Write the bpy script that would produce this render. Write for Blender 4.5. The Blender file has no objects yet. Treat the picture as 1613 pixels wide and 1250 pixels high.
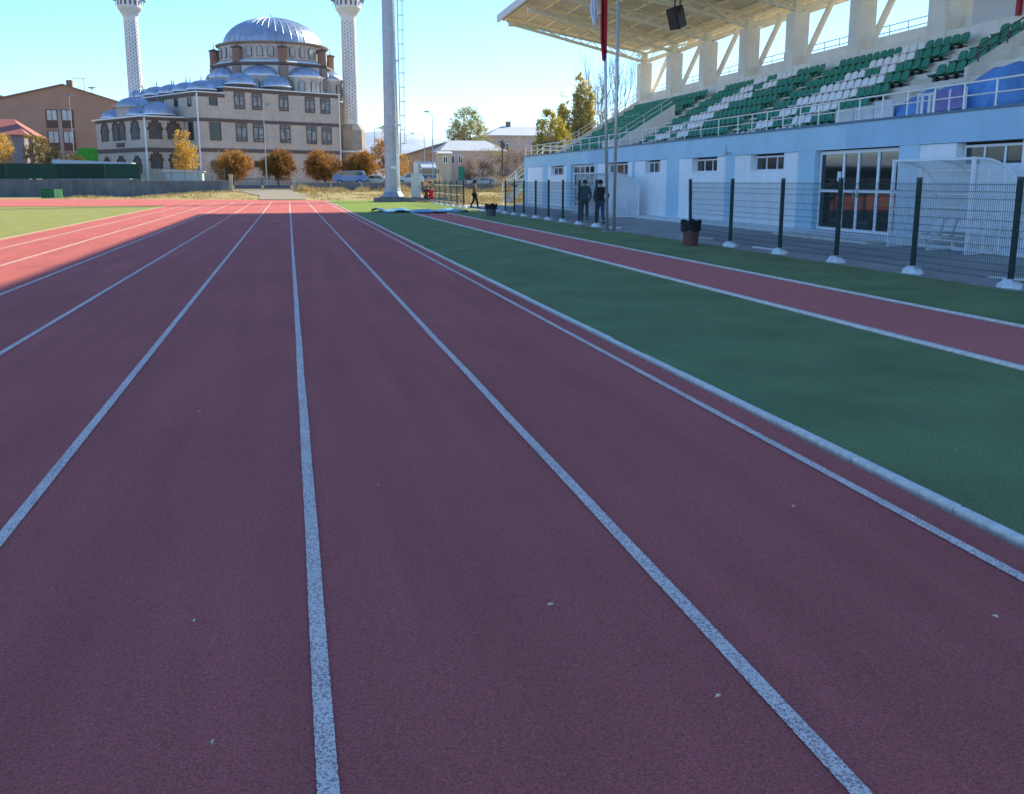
import bpy, bmesh, math, random
from mathutils import Vector, Matrix, noise
R = math.radians
SC = 1.2            # everything is laid out in survey units of 1.2 m and brought to metres at the very end
scene = bpy.context.scene
C = scene.collection

# ------------------------------------------------------------------ camera
cam_d = bpy.data.cameras.new('camera'); cam = bpy.data.objects.new('camera', cam_d); C.objects.link(cam)
cam_d.sensor_width = 36.0; cam_d.lens = 1600 / 1613 * 36.0
cam_d.clip_start = 0.05; cam_d.clip_end = 12000
cam.location = (0, 0, 1.41 * SC)
cam.rotation_euler = (R(90 - 11.9626), 0, R(-12.1628))
scene.camera = cam
# ------------------------------------------------------------------ sky and sun
SUN = Vector((15.5, 11.5, 10.35)).normalized()
w = bpy.data.worlds.new('World'); scene.world = w; w.use_nodes = True
nt = w.node_tree; bg = nt.nodes['Background']
sky = nt.nodes.new('ShaderNodeTexSky'); sky.sky_type = 'NISHITA'; sky.sun_disc = False
sky.sun_elevation = math.asin(SUN.z); sky.sun_rotation = math.atan2(SUN.x, SUN.y)
sky.altitude = 0; sky.air_density = 1.0; sky.dust_density = 0.0; sky.ozone_density = 8.0
nt.links.new(sky.outputs[0], bg.inputs[0]); bg.inputs[1].default_value = 0.125
sd = bpy.data.lights.new('sun', 'SUN'); sd.energy = 3.8; sd.angle = R(0.5); sd.color = (1.0, 0.97, 0.72)
so = bpy.data.objects.new('sun', sd); C.objects.link(so)
so.rotation_euler = SUN.to_track_quat('Z', 'Y').to_euler(); so.location = SUN * 100
scene.view_settings.view_transform = 'Standard'; scene.view_settings.look = 'None'
scene.view_settings.exposure = 1.2; scene.view_settings.gamma = 1

# ------------------------------------------------------------------ materials
MATS = {}
def mat(name, col, rough=0.8, var=0.12, scale=3.0, bump=0.0, bscale=40.0, metal=0.0, spec=0.4, island=0.0, detail=6.0, col2=None, big=0.0, bigscale=.3, coat=0.0):
    if name in MATS: return MATS[name]
    m = bpy.data.materials.new(name); m.use_nodes = True; n = m.node_tree.nodes; L = m.node_tree.links
    b = n['Principled BSDF']; b.inputs['Roughness'].default_value = rough; b.inputs['Metallic'].default_value = metal
    b.inputs['Specular IOR Level'].default_value = spec
    if coat: b.inputs['Coat Weight'].default_value = coat
    tc = n.new('ShaderNodeTexCoord')
    nz = n.new('ShaderNodeTexNoise'); nz.inputs['Scale'].default_value = scale; nz.inputs['Detail'].default_value = detail
    nz.inputs['Roughness'].default_value = .65
    L.new(tc.outputs['Object'], nz.inputs['Vector'])
    rp = n.new('ShaderNodeValToRGB'); rp.color_ramp.elements[0].position = .32; rp.color_ramp.elements[1].position = .68
    c2 = col2 if col2 else tuple(min(1, c * (1 + var)) for c in col)
    c1 = col if col2 else tuple(c * (1 - var) for c in col)
    rp.color_ramp.elements[0].color = (*c1, 1); rp.color_ramp.elements[1].color = (*c2, 1)
    L.new(nz.outputs['Fac'], rp.inputs['Fac']); out = rp.outputs['Color']
    def mul(out, src, lo, hi):
        mr = n.new('ShaderNodeMapRange'); mr.inputs['From Min'].default_value = lo[0]; mr.inputs['From Max'].default_value = hi[0]
        mr.inputs['To Min'].default_value = lo[1]; mr.inputs['To Max'].default_value = hi[1]; L.new(src, mr.inputs['Value'])
        mx = n.new('ShaderNodeVectorMath'); mx.operation = 'SCALE'; L.new(out, mx.inputs[0]); L.new(mr.outputs[0], mx.inputs['Scale'])
        return mx.outputs[0]
    if island:
        g = n.new('ShaderNodeNewGeometry'); out = mul(out, g.outputs['Random Per Island'], (0, 1 - island), (1, 1 + island))
    if big:
        nb = n.new('ShaderNodeTexNoise'); nb.inputs['Scale'].default_value = bigscale; nb.inputs['Detail'].default_value = 5
        L.new(tc.outputs['Object'], nb.inputs['Vector']); out = mul(out, nb.outputs['Fac'], (.3, 1 - big), (.7, 1 + big))
    L.new(out, b.inputs['Base Color'])
    if bump:
        nb = n.new('ShaderNodeTexNoise'); nb.inputs['Scale'].default_value = bscale; nb.inputs['Detail'].default_value = 4
        L.new(tc.outputs['Object'], nb.inputs['Vector'])
        bp = n.new('ShaderNodeBump'); bp.inputs['Strength'].default_value = bump; bp.inputs['Distance'].default_value = .02
        L.new(nb.outputs['Fac'], bp.inputs['Height']); L.new(bp.outputs[0], b.inputs['Normal'])
    MATS[name] = m; return m
def glass(name, col=(.015, .02, .022), rough=.04, ior=1.9):
    m = mat(name, col, rough, .25, 1.5); m.node_tree.nodes['Principled BSDF'].inputs['IOR'].default_value = ior; return m
def clear(name, col, alpha):
    m = bpy.data.materials.new(name); m.use_nodes = True; n = m.node_tree.nodes; L = m.node_tree.links
    b = n['Principled BSDF']; b.inputs['Base Color'].default_value = (*col, 1); b.inputs['Roughness'].default_value = .25
    tc = n.new('ShaderNodeTexCoord'); nz = n.new('ShaderNodeTexNoise'); nz.inputs['Scale'].default_value = 3; nz.inputs['Detail'].default_value = 5
    L.new(tc.outputs['Object'], nz.inputs['Vector'])
    mr = n.new('ShaderNodeMapRange'); mr.inputs['To Min'].default_value = alpha - .12; mr.inputs['To Max'].default_value = alpha + .12
    L.new(nz.outputs['Fac'], mr.inputs['Value'])
    t = n.new('ShaderNodeBsdfTransparent'); mx = n.new('ShaderNodeMixShader')
    L.new(mr.outputs[0], mx.inputs[0]); L.new(t.outputs[0], mx.inputs[1]); L.new(b.outputs[0], mx.inputs[2])
    L.new(mx.outputs[0], n['Material Output'].inputs[0]); MATS[name] = m; return m

TR = (.64, .152, .122); TRK = mat('tartan', TR, .9, .38, 105, 1.0, 130, big=.07, bigscale=.45, detail=4, spec=.12)
def track_mat():
    m = TRK; n = m.node_tree.nodes; L = m.node_tree.links
    b = n['Principled BSDF']; src = b.inputs['Base Color'].links[0].from_socket
    tc = n['Texture Coordinate']
    # scuffs and faint long streaks along the lanes
    mp = n.new('ShaderNodeMapping'); mp.inputs['Scale'].default_value = (2.2, .12, 1); L.new(tc.outputs['Object'], mp.inputs['Vector'])
    nz = n.new('ShaderNodeTexNoise'); nz.inputs['Scale'].default_value = 1.4; nz.inputs['Detail'].default_value = 7; L.new(mp.outputs[0], nz.inputs['Vector'])
    mr = n.new('ShaderNodeMapRange'); mr.inputs['From Min'].default_value = .3; mr.inputs['From Max'].default_value = .7
    mr.inputs['To Min'].default_value = .89; mr.inputs['To Max'].default_value = 1.10; L.new(nz.outputs['Fac'], mr.inputs['Value'])
    # light dust specks
    vo = n.new('ShaderNodeTexVoronoi'); vo.inputs['Scale'].default_value = 9; L.new(tc.outputs['Object'], vo.inputs['Vector'])
    lt = n.new('ShaderNodeMath'); lt.operation = 'LESS_THAN'; lt.inputs[1].default_value = .045; L.new(vo.outputs['Distance'], lt.inputs[0])
    wn = n.new('ShaderNodeTexNoise'); wn.inputs['Scale'].default_value = 1.7; L.new(tc.outputs['Object'], wn.inputs['Vector'])
    gt = n.new('ShaderNodeMath'); gt.operation = 'GREATER_THAN'; gt.inputs[1].default_value = .6; L.new(wn.outputs['Fac'], gt.inputs[0])
    ml = n.new('ShaderNodeMath'); ml.operation = 'MULTIPLY'; L.new(lt.outputs[0], ml.inputs[0]); L.new(gt.outputs[0], ml.inputs[1])
    sc = n.new('ShaderNodeVectorMath'); sc.operation = 'SCALE'; L.new(src, sc.inputs[0]); L.new(mr.outputs[0], sc.inputs['Scale'])
    mx = n.new('ShaderNodeMix'); mx.data_type = 'RGBA'; L.new(ml.outputs[0], mx.inputs[0]); L.new(sc.outputs[0], mx.inputs[6])
    mx.inputs[7].default_value = (.34, .2, .17, 1); L.new(mx.outputs[2], b.inputs['Base Color'])
track_mat()
def sheen(m, w_, col, rg=.4):
    b = m.node_tree.nodes['Principled BSDF']; b.inputs['Sheen Weight'].default_value = w_; b.inputs['Sheen Roughness'].default_value = rg; b.inputs['Sheen Tint'].default_value = (*col, 1)
sheen(TRK, .06, (1, .75, .8))
def paint_mat(name, white, lo=.36, hi=.52, under=TR, sc=75):
    m = bpy.data.materials.new(name); m.use_nodes = True; n = m.node_tree.nodes; L = m.node_tree.links
    b = n['Principled BSDF']; b.inputs['Roughness'].default_value = .8
    tc = n.new('ShaderNodeTexCoord'); nz = n.new('ShaderNodeTexNoise'); nz.inputs['Scale'].default_value = sc; nz.inputs['Detail'].default_value = 3
    L.new(tc.outputs['Object'], nz.inputs['Vector'])
    nb = n.new('ShaderNodeTexNoise'); nb.inputs['Scale'].default_value = 2.5; nb.inputs['Detail'].default_value = 4; L.new(tc.outputs['Object'], nb.inputs['Vector'])
    ad = n.new('ShaderNodeMath'); ad.operation = 'MULTIPLY_ADD'; ad.inputs[1].default_value = .16; L.new(nb.outputs['Fac'], ad.inputs[0]); L.new(nz.outputs['Fac'], ad.inputs[2])
    rp = n.new('ShaderNodeValToRGB'); rp.color_ramp.elements[0].position = lo + .08; rp.color_ramp.elements[1].position = hi + .08
    rp.color_ramp.elements[0].color = (*[c * .9 for c in under], 1); rp.color_ramp.elements[1].color = (*white, 1)  # dark end mixes wear with shade between grains, put into the colour
    L.new(ad.outputs[0], rp.inputs[0]); L.new(rp.outputs[0], b.inputs['Base Color'])
    bp = n.new('ShaderNodeBump'); bp.inputs['Strength'].default_value = .4; bp.inputs['Distance'].default_value = .01
    L.new(nz.outputs['Fac'], bp.inputs['Height']); L.new(bp.outputs[0], b.inputs['Normal']); MATS[name] = m; return m
PAINT = paint_mat('worn_paint_grain_shade', (.93, .71, .58), .40, .53, under=(.44, .27, .24), sc=120)  # under colour: worn spots plus painted shadow of the white grain
TURF = mat('green_turf', (.20, .265, .105), .95, .5, 75, 1.0, 110, big=.18, bigscale=.8, detail=5, spec=.1)
sheen(TURF, .05, (.9, 1, .8))
LAWN = mat('pale_lawn', (.26, .26, .07), .9, .28, 1.3, .5, 90, col2=(.38, .34, .11), spec=.1)
DRY = mat('dry_grass_ground', (.36, .24, .09), .95, .2, .9, .6, 30, col2=(.52, .38, .17), spec=.1)
ASPH = mat('grey_asphalt', (.36, .35, .33), .9, .22, 30, .5, 120, big=.15, bigscale=.5)
CONC = mat('concrete', (.36, .35, .33), .9, .15, 4, .3, 50, big=.1)
KERB = mat('white_kerb_concrete', (.84, .73, .63), .9, .20, 14, .3, 60)
WALLG = mat('grey_render_wall', (.20, .195, .19), .92, .15, .8, .3, 30, big=.12)
BLUE = mat('light_blue_paint', (.46, .66, .77), .75, .05, .7, .08, 60, big=.05)
BLUE2 = mat('mid_blue_paint', (.40, .59, .74), .75, .05, .7, .08, 60, big=.05)
WHITEP = mat('white_wall_paint', (.88, .88, .88), .75, .04, .9, .08, 60, big=.04)
TERR = mat('terrace_concrete', (.72, .68, .62), .85, .1, 2, .1, 40, big=.1)
CREAM = mat('cream_column_plaster', (.86, .83, .78), .8, .06, 1.2, .1, 30, big=.05)
STEEL = mat('cream_painted_steel', (.85, .80, .66), .45, .06, 3, spec=.5)
SHEET = mat('cream_roof_sheet', (.85, .78, .62), .6, .08, 1.4)
EDGE = mat('roof_edge_sheet', (.6, .62, .66), .5, .08, 2)
PVC = mat('white_pvc', (.80, .80, .81), .4, .04, 3)
GLS = glass('dark_glass')
GLS2 = glass('window_glass', (.03, .035, .04), .08, 1.6)
INOX = mat('pale_metal_rail', (.78, .76, .72), .35, .08, 10, metal=.35)
SGREEN = mat('green_seat_plastic', (.015, .22, .13), .45, .15, 3, spec=.5)
SWHITE = mat('white_seat_plastic', (.84, .83, .83), .5, .08, 3, spec=.5)
POSTG = mat('dark_green_post', (.012, .035, .032), .5, .2, 8)
WIRE = mat('dark_green_wire', (.02, .05, .045), .5, .2, 8)
TARP = mat('blue_tarp', (.10, .27, .60), .5, .25, 2, 1.0, 5, spec=.4)
GALV = mat('galvanised_steel', (.38, .40, .42), .45, .1, 3, metal=.5, big=.06)
STONE = mat('mosque_stone', (.60, .50, .42), .9, .08, .7, .2, 12, big=.06, bigscale=.2)
def courses(m, bw=.55, rh=.26, amt=.8):
    n = m.node_tree.nodes; L = m.node_tree.links; b = n['Principled BSDF']; src = b.inputs['Base Color'].links[0].from_socket
    tc = n['Texture Coordinate']; sp = n.new('ShaderNodeSeparateXYZ'); L.new(tc.outputs['Object'], sp.inputs[0])
    ad = n.new('ShaderNodeMath'); L.new(sp.outputs[0], ad.inputs[0]); L.new(sp.outputs[1], ad.inputs[1])
    cb = n.new('ShaderNodeCombineXYZ'); L.new(ad.outputs[0], cb.inputs[0]); L.new(sp.outputs[2], cb.inputs[1])
    bk = n.new('ShaderNodeTexBrick'); bk.inputs['Scale'].default_value = 1; bk.inputs['Brick Width'].default_value = bw; bk.inputs['Row Height'].default_value = rh
    bk.inputs['Mortar Size'].default_value = .018; bk.inputs['Color1'].default_value = (1, 1, 1, 1); bk.inputs['Color2'].default_value = (.90, .90, .90, 1); bk.inputs['Mortar'].default_value = (amt, amt, amt, 1)
    L.new(cb.outputs[0], bk.inputs['Vector']); mx = n.new('ShaderNodeMix'); mx.data_type = 'RGBA'; mx.blend_type = 'MULTIPLY'; mx.inputs[0].default_value = 1
    L.new(src, mx.inputs[6]); L.new(bk.outputs['Color'], mx.inputs[7]); L.new(mx.outputs[2], b.inputs['Base Color'])
courses(STONE)
STONE2 = mat('yellow_stone_lit_wall', (.5, .42, .28), .9, .08, .7, .2, 12)  # yellow holds the sunlight on the side wall; gate posts share it
BAND = mat('brown_stone_band', (.14, .10, .085), .9, .15, 2)
BRICK = mat('reddish_stone', (.28, .155, .11), .9, .12, 2)
LEAD = mat('lead_sheet', (.42, .46, .54), .42, .12, 1.2, .12, 6, metal=.55, big=.1)
PALE = mat('pale_trim', (.80, .80, .80), .7, .06, 2)
MINA = mat('pale_minaret_stone', (.76, .73, .70), .85, .07, 1.5, .15, 10)
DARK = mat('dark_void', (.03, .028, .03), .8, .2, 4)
BLACK = mat('black_plastic', (.02, .02, .023), .5, .2, 5)

def streaks(m, amt=.10):
    n = m.node_tree.nodes; L = m.node_tree.links; b = n['Principled BSDF']; src = b.inputs['Base Color'].links[0].from_socket
    mp = n.new('ShaderNodeMapping'); mp.inputs['Scale'].default_value = (1.3, 1.3, .30); L.new(n['Texture Coordinate'].outputs['Object'], mp.inputs['Vector'])
    nz = n.new('ShaderNodeTexNoise'); nz.inputs['Scale'].default_value = 1.6; nz.inputs['Detail'].default_value = 8; nz.inputs['Roughness'].default_value = .7; L.new(mp.outputs[0], nz.inputs['Vector'])
    mr = n.new('ShaderNodeMapRange'); mr.inputs['From Min'].default_value = .35; mr.inputs['From Max'].default_value = .62; mr.inputs['To Min'].default_value = 1 - amt * 2; mr.inputs['To Max'].default_value = 1.0
    L.new(nz.outputs['Fac'], mr.inputs['Value']); sc = n.new('ShaderNodeVectorMath'); sc.operation = 'SCALE'; L.new(src, sc.inputs[0]); L.new(mr.outputs[0], sc.inputs['Scale']); L.new(sc.outputs[0], b.inputs['Base Color'])
for m_, a_ in ((BLUE, .03), (BLUE2, .03), (WHITEP, .028), (WALLG, .16), (CREAM, .06), (MINA, .08), (TERR, .06), (STONE, .07), (GALV, .07)): streaks(m_, a_)

# ------------------------------------------------------------------ mesh helpers
class MB:
    def __init__(s): s.v = []; s.f = []; s.M = Matrix.Identity(4)
    def add(s, vs, fs):
        o = len(s.v); s.v += [tuple(s.M @ Vector(p)) for p in vs]; s.f += [tuple(i + o for i in f) for f in fs]; return s
    def box(s, x0, x1, y0, y1, z0, z1):
        vs = [(x, y, z) for x in (x0, x1) for y in (y0, y1) for z in (z0, z1)]
        return s.add(vs, [(0, 1, 3, 2), (4, 6, 7, 5), (0, 4, 5, 1), (2, 3, 7, 6), (0, 2, 6, 4), (1, 5, 7, 3)])
    def prism(s, poly, d):                     # poly: list of 3D points (planar), extruded by vector d
        n = len(poly); d = Vector(d)
        vs = [tuple(p) for p in poly] + [tuple(Vector(p) + d) for p in poly]
        return s.add(vs, [tuple(range(n - 1, -1, -1)), tuple(range(n, 2 * n))] + [(i, (i + 1) % n, (i + 1) % n + n, i + n) for i in range(n)])
    def tube(s, pts, r, n=8, cap=True):
        pts = [Vector(p) for p in pts]; rs = r if isinstance(r, (list, tuple)) else [r] * len(pts)
        vs = []; fs = []; up = None
        for i, p in enumerate(pts):
            t = (pts[min(i + 1, len(pts) - 1)] - pts[max(i - 1, 0)]).normalized()
            if up is None: up = Vector((0, 0, 1)) if abs(t.z) < .9 else Vector((1, 0, 0))
            a = t.cross(up).normalized(); b = a.cross(t).normalized(); up = b
            for k in range(n):
                an = 2 * math.pi * (k + .5) / n; vs.append(tuple(p + (a * math.cos(an) + b * math.sin(an)) * rs[i]))
        for i in range(len(pts) - 1):
            for k in range(n): fs.append((i * n + k, i * n + (k + 1) % n, (i + 1) * n + (k + 1) % n, (i + 1) * n + k))
        if cap: fs += [tuple(range(n - 1, -1, -1)), tuple(range((len(pts) - 1) * n, len(pts) * n))]
        return s.add(vs, fs)
    def lathe(s, prof, n=16, c=(0, 0, 0), a0=0.0, a1=2 * math.pi, cap=True):   # prof [(r,z)]
        full = abs(a1 - a0 - 2 * math.pi) < 1e-6; m = n if full else n + 1; vs = []; fs = []
        for r, z in prof:
            for k in range(m):
                a = a0 + (a1 - a0) * k / n; vs.append((c[0] + max(r, 1e-4) * math.cos(a), c[1] + max(r, 1e-4) * math.sin(a), c[2] + z))
        for i in range(len(prof) - 1):
            for k in range(n):
                k2 = (k + 1) % m; fs.append((i * m + k, i * m + k2, (i + 1) * m + k2, (i + 1) * m + k))
        if cap and full: fs += [tuple(range(m - 1, -1, -1)), tuple(range((len(prof) - 1) * m, len(prof) * m))]
        return s.add(vs, fs)
    def sheet(s, x0, x1, y0, y1, z): return s.add([(x0, y0, z), (x1, y0, z), (x1, y1, z), (x0, y1, z)], [(0, 1, 2, 3)])
    def poly(s, pts, z): return s.add([(x, y, z) for x, y in pts], [tuple(range(len(pts)))])
def root_inv(p):
    while p.parent: p = p.parent
    return (Matrix.Translation(p.location) @ p.rotation_euler.to_matrix().to_4x4()).inverted()
def link(name, mb, m, parent=None, label=None, smooth=False, world=True, mods=None):
    if isinstance(mb, MB):
        me = bpy.data.meshes.new(name); vs = mb.v
        if parent and world:
            I = root_inv(parent); vs = [tuple(I @ Vector(p)) for p in vs]
        me.from_pydata(vs, [], mb.f); me.update()
        if smooth: me.polygons.foreach_set('use_smooth', [True] * len(me.polygons))
    else: me = mb
    if m: me.materials.append(m)
    o = bpy.data.objects.new(name, me); C.objects.link(o)
    if parent: o.parent = parent
    if label: o['label'] = label
    return o
def tag(o, label, cat, group=None):
    o['label'] = label; o['category'] = cat
    if group: o['group'] = group
    return o
def thing(name, loc, label, cat, group=None, rz=0.0):
    o = bpy.data.objects.new(name, None); C.objects.link(o); o.location = loc; o.rotation_euler = (0, 0, rz)
    o.empty_display_size = .2; return tag(o, label, cat, group)
def struct(name, mb, m, kind='structure', smooth=False):
    o = link(name, mb, m, smooth=smooth); o['kind'] = kind; return o
def dup(o, parent=None):
    c = o.copy(); C.objects.link(c)
    if parent: c.parent = parent
    for ch in [x for x in o.children]: dup(ch, c)
    return c
def bevel(o, wd=.01, seg=1):
    b = o.modifiers.new('bevel', 'BEVEL'); b.width = wd; b.segments = seg; b.limit_method = 'ANGLE'; return o
ORD = ['', 'first', 'second', 'third', 'fourth', 'fifth', 'sixth', 'seventh', 'eighth', 'ninth', 'tenth']
def sm(a, b, x):
    t = max(0, min(1, (x - a) / (b - a))); return t * t * (3 - 2 * t)

# ------------------------------------------------------------------ ground, track, markings
def gh(x, y):
    a = sm(82, 101, y) * .5 * sm(-15, -5, x) * (1 - .25 * sm(8, 20, x))
    h = a + (1.02 - a) * sm(107.2, 110.5, y)
    if 84 < y < 106: h += .07 * noise.noise(Vector((x * .35, y * .35, 0))) * sm(84, 88, y) * sm(-16, -10, x)
    return h
def terrain():
    ys = [-60, -20, 0, 20, 40, 60, 70, 76, 80, 82] + [84 + i for i in range(28)] + [114, 120, 130, 150, 180, 230, 320, 600, 1200, 4000]
    xs = [-3000, -600, -200, -100, -60, -40, -30, -24] + [-20 + i * 1.0 for i in range(52)] + [34, 38, 44, 60, 100, 200, 600, 3000]
    vs = [(x, y, gh(x, y) - .03) for y in ys for x in xs]; n = len(xs)
    fs = [(j * n + i, j * n + i + 1, (j + 1) * n + i + 1, (j + 1) * n + i) for j in range(len(ys) - 1) for i in range(n - 1)]
    return MB().add(vs, fs)
struct('ground', terrain(), DRY, smooth=True)
# running track: straight lanes and the sunlit bend beyond
t = MB()
edge = [(-60, 90.9), (-40, 90.9), (-22.9, 90.7), (-12.8, 88.6), (-5, 84.5), (2.1, 79.8), (2.74, 79.0)]
t.poly([(2.74, -12), (2.74, 79.0)] + edge[::-1][1:] + [(-60, 63.0), (-7.0, 63.0), (-7.0, -12)], .006)
t.v = t.v
struct('running_track', t, TRK)
g = MB().poly([(-7.06, -12), (-7.06, 62.9), (-60, 62.9), (-60, -12)], .008); struct('infield_grass', g, LAWN)
k = MB()
k.box(-7.05, -6.995, -12, 63.05, -.02, .022); k.box(-60, -7.06, 62.95, 63.03, -.02, .028); struct('infield_kerb', k, mat('cream_kerb', (.40, .33, .22), .85, .1, 6))
def wline(q, x, hw, ymax, z, seed):
    rn = random.Random(seed); y = 1.2; vs = []; fs = []
    ys = []
    while y < ymax: ys.append(y); y += .007 if y < 4 else .025 if y < 8 else .08 if y < 16 else .5
    ys = [-12] + ys + [ymax]
    for i, yy in enumerate(ys):
        a, b = rn.uniform(-.0013, .0013), rn.uniform(-.0013, .0013); dr = .004 * noise.noise(Vector((seed, yy * .6, 0)))
        vs += [(x - hw + a + dr, yy, z), (x + hw + b + dr, yy, z)]
        if i: fs.append((2 * i - 2, 2 * i - 1, 2 * i + 1, 2 * i))
    q.add(vs, fs)
ln = MB()
for x in (-6.07, -4.85, -3.63, -2.41, -1.19, .03, 1.25):
    wline(ln, x, .026, 74.0 - abs(x) * .3, .0105, int(x * 100))
wline(ln, 2.535, .026, 78, .0105, 9)
struct('lane_lines', ln, PAINT)
LINE2 = paint_mat('runway_line_paint', (.93, .72, .60), .36, .50, under=(.44, .28, .25), sc=120)
# kerb between the track and the turf: jointed blocks, slightly uneven
rnd = random.Random(3); kb = MB(); y = -8.0
while y < 78.5:
    L_ = .84; dx = rnd.uniform(-.006, .006); dz = rnd.uniform(-.004, .006)
    kb.box(2.788 + dx, 2.838 + dx, y + .006, y + L_ - .006, -.03, .0125 + dz * .5); y += L_
struct('track_kerb', kb, KERB)
struct('turf_strip', MB().sheet(2.84, 5.37, -12, 47.6, .012), TURF)
struct('turf_strip', MB().sheet(7.06, 9.22, -12, 47.6, .012), TURF)
struct('grass_verge', MB().poly([(2.84, 47.6), (9.22, 47.6), (9.22, 70), (6, 79), (2.84, 79)], .011), mat('yellow_green_grass', (.17, .25, .045), .9, .25, 2.2, .5, 90, col2=(.30, .34, .07), spec=.1))  # natural grass, yellower than the turf strips
struct('jump_runway', MB().sheet(5.46, 6.98, -12, 45.9, .012), mat('tartan_runway', (.70, .18, .15), .9, .26, 110, .6, 150, big=.06, detail=3, spec=.25))
kb = MB(); y = -8.0
while y < 45.5:
    dx = rnd.uniform(-.006, .006)
    kb.box(5.385 + dx, 5.44 + dx, y + .006, y + 1.6, -.03, .030); kb.box(7.0 - dx, 7.045 - dx, y + .006, y + 1.6, -.03, .026); y += 1.606
bevel(struct('runway_kerb', kb, KERB), .006)
l2 = MB(); wline(l2, 5.495, .019, 45.8, .0165, 3); wline(l2, 6.93, .017, 45.8, .0165, 4)
struct('runway_lines', l2, LINE2)
struct('asphalt_apron', MB().sheet(9.30, 26, -12, 62.5, .010), ASPH)
k = MB(); k.box(9.23, 9.285, -12, 47.5, -.02, .022); struct('apron_edging', k, mat('dull_edging', (.27, .27, .23), .9, .2, 5))
# dirt path from the gate, laid on the bank
pv = []; pf = []
for j in range(24):
    yy = 84 + j * 1.0; tt = j / 23
    for i in range(7):
        a = i / 6; x = (-1.9 + a * 3.6) * (1 - tt) + (-5.0 + a * 5.0) * tt + .3 * math.sin(yy * .5); pv.append((x, yy, gh(x, yy) + .012))
for j in range(23):
    for i in range(6): pf.append((j * 7 + i, j * 7 + i + 1, (j + 1) * 7 + i + 1, (j + 1) * 7 + i))
struct('path', MB().add(pv, pf), mat('dusty_path', (.32, .25, .17), .95, .12, 1.2, .4, 40), smooth=True)
struct('road', MB().sheet(-120, 140, 110.8, 117.5, 1.03), mat('road_asphalt', (.12, .12, .12), .9, .15, 4))
# dry grass: tufts on the bank and along the wall
def grass():
    rnd = random.Random(11); vs = []; fs = []
    def tuft(x, y, h, n):
        z = gh(x, y) - .03
        for _ in range(n):
            a = rnd.uniform(0, 6.28); r = rnd.uniform(0, .12); bx = x + r * math.cos(a); by = y + r * math.sin(a)
            hh = h * rnd.uniform(.5, 1.1); lean = rnd.uniform(.1, .6) * hh; la = rnd.uniform(0, 6.28); wd = rnd.uniform(.012, .03)
            o = len(vs); pa = rnd.uniform(0, 3.14)
            vs.extend([(bx - wd * math.cos(pa), by - wd * math.sin(pa), z), (bx + wd * math.cos(pa), by + wd * math.sin(pa), z), (bx + lean * math.cos(la), by + lean * math.sin(la), z + hh)])
            fs.append((o, o + 1, o + 2))
    for _ in range(5200):
        y = rnd.uniform(82, 105.6); x = rnd.uniform(-20, 24)
        ye = 79.8 + max(0, (2.1 - x)) * .62
        if y < ye + 1.2 or (x > 2.5 and y < 79.8): continue
        tpath = (y - 84) / 23; pc = (0) * (1 - tpath) + (-2.5) * tpath
        if abs(x - pc) < 2.3: continue
        d = noise.noise(Vector((x * .3, y * .3, 5)))
        if d < -.12: continue
        tuft(x, y, .10 + .25 * max(0, d) + .12 * sm(98, 106, y), 6)
    for _ in range(2600):                     # tall straw against the wall, right of the gate and behind the mast
        x = rnd.uniform(1, 28); y = rnd.uniform(99, 105.7)
        d = noise.noise(Vector((x * .45, y * .2, 9)))
        if d < .02: continue
        tuft(x, y, .35 + 1.1 * d, 7)
    for _ in range(2500):                     # rough ground beyond the stand's end
        x = rnd.uniform(8.5, 24); y = rnd.uniform(64, 99); d = noise.noise(Vector((x * .3, y * .3, 2)))
        if d > -.1: tuft(x, y, .16 + .4 * max(0, d), 5)
    return MB().add(vs, fs)
struct('dry_grass', grass(), mat('straw', (.50, .34, .12), .9, .2, .7, island=.3, col2=(.66, .50, .24), spec=.1), 'stuff')
# mountains far away, thin snow on them
def hills():
    xs = [-3000 + i * 25 for i in range(281)]; vs = []; fs = []
    for x in xs:
        h = 38 + 30 * math.exp(-((x - 230) / 240) ** 2) + 16 * noise.noise(Vector((x * .004, 3, 0))) + 5 * noise.noise(Vector((x * .02, 3, 0)))
        for a, (dy, k) in enumerate([(0, 0), (120, .35), (240, .6), (380, .85), (520, 1), (900, .9)]):
            vs.append((x, 1500 + dy, max(0, h * k * (1 + dy / 1500) + 6 * k * noise.noise(Vector((x * .01, dy * .01, 1))))))
    for i in range(len(xs) - 1):
        for j in range(5): fs.append((i * 6 + j, (i + 1) * 6 + j, (i + 1) * 6 + j + 1, i * 6 + j + 1))
    return MB().add(vs, fs)
struct('hills', hills(), mat('snowy_hillside', (.36, .40, .48), .95, .1, .012, col2=(.55, .58, .64)), smooth=True)

# ------------------------------------------------------------------ grandstand
G = thing('grandstand', (17, 40, 0), 'pale blue grandstand with cream columns and a big cantilever roof beside the track', 'grandstand')
XW = 13.9; NY = 6.0; FY = 61.0; ZT = 2.84
FL = 2.22
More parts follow.
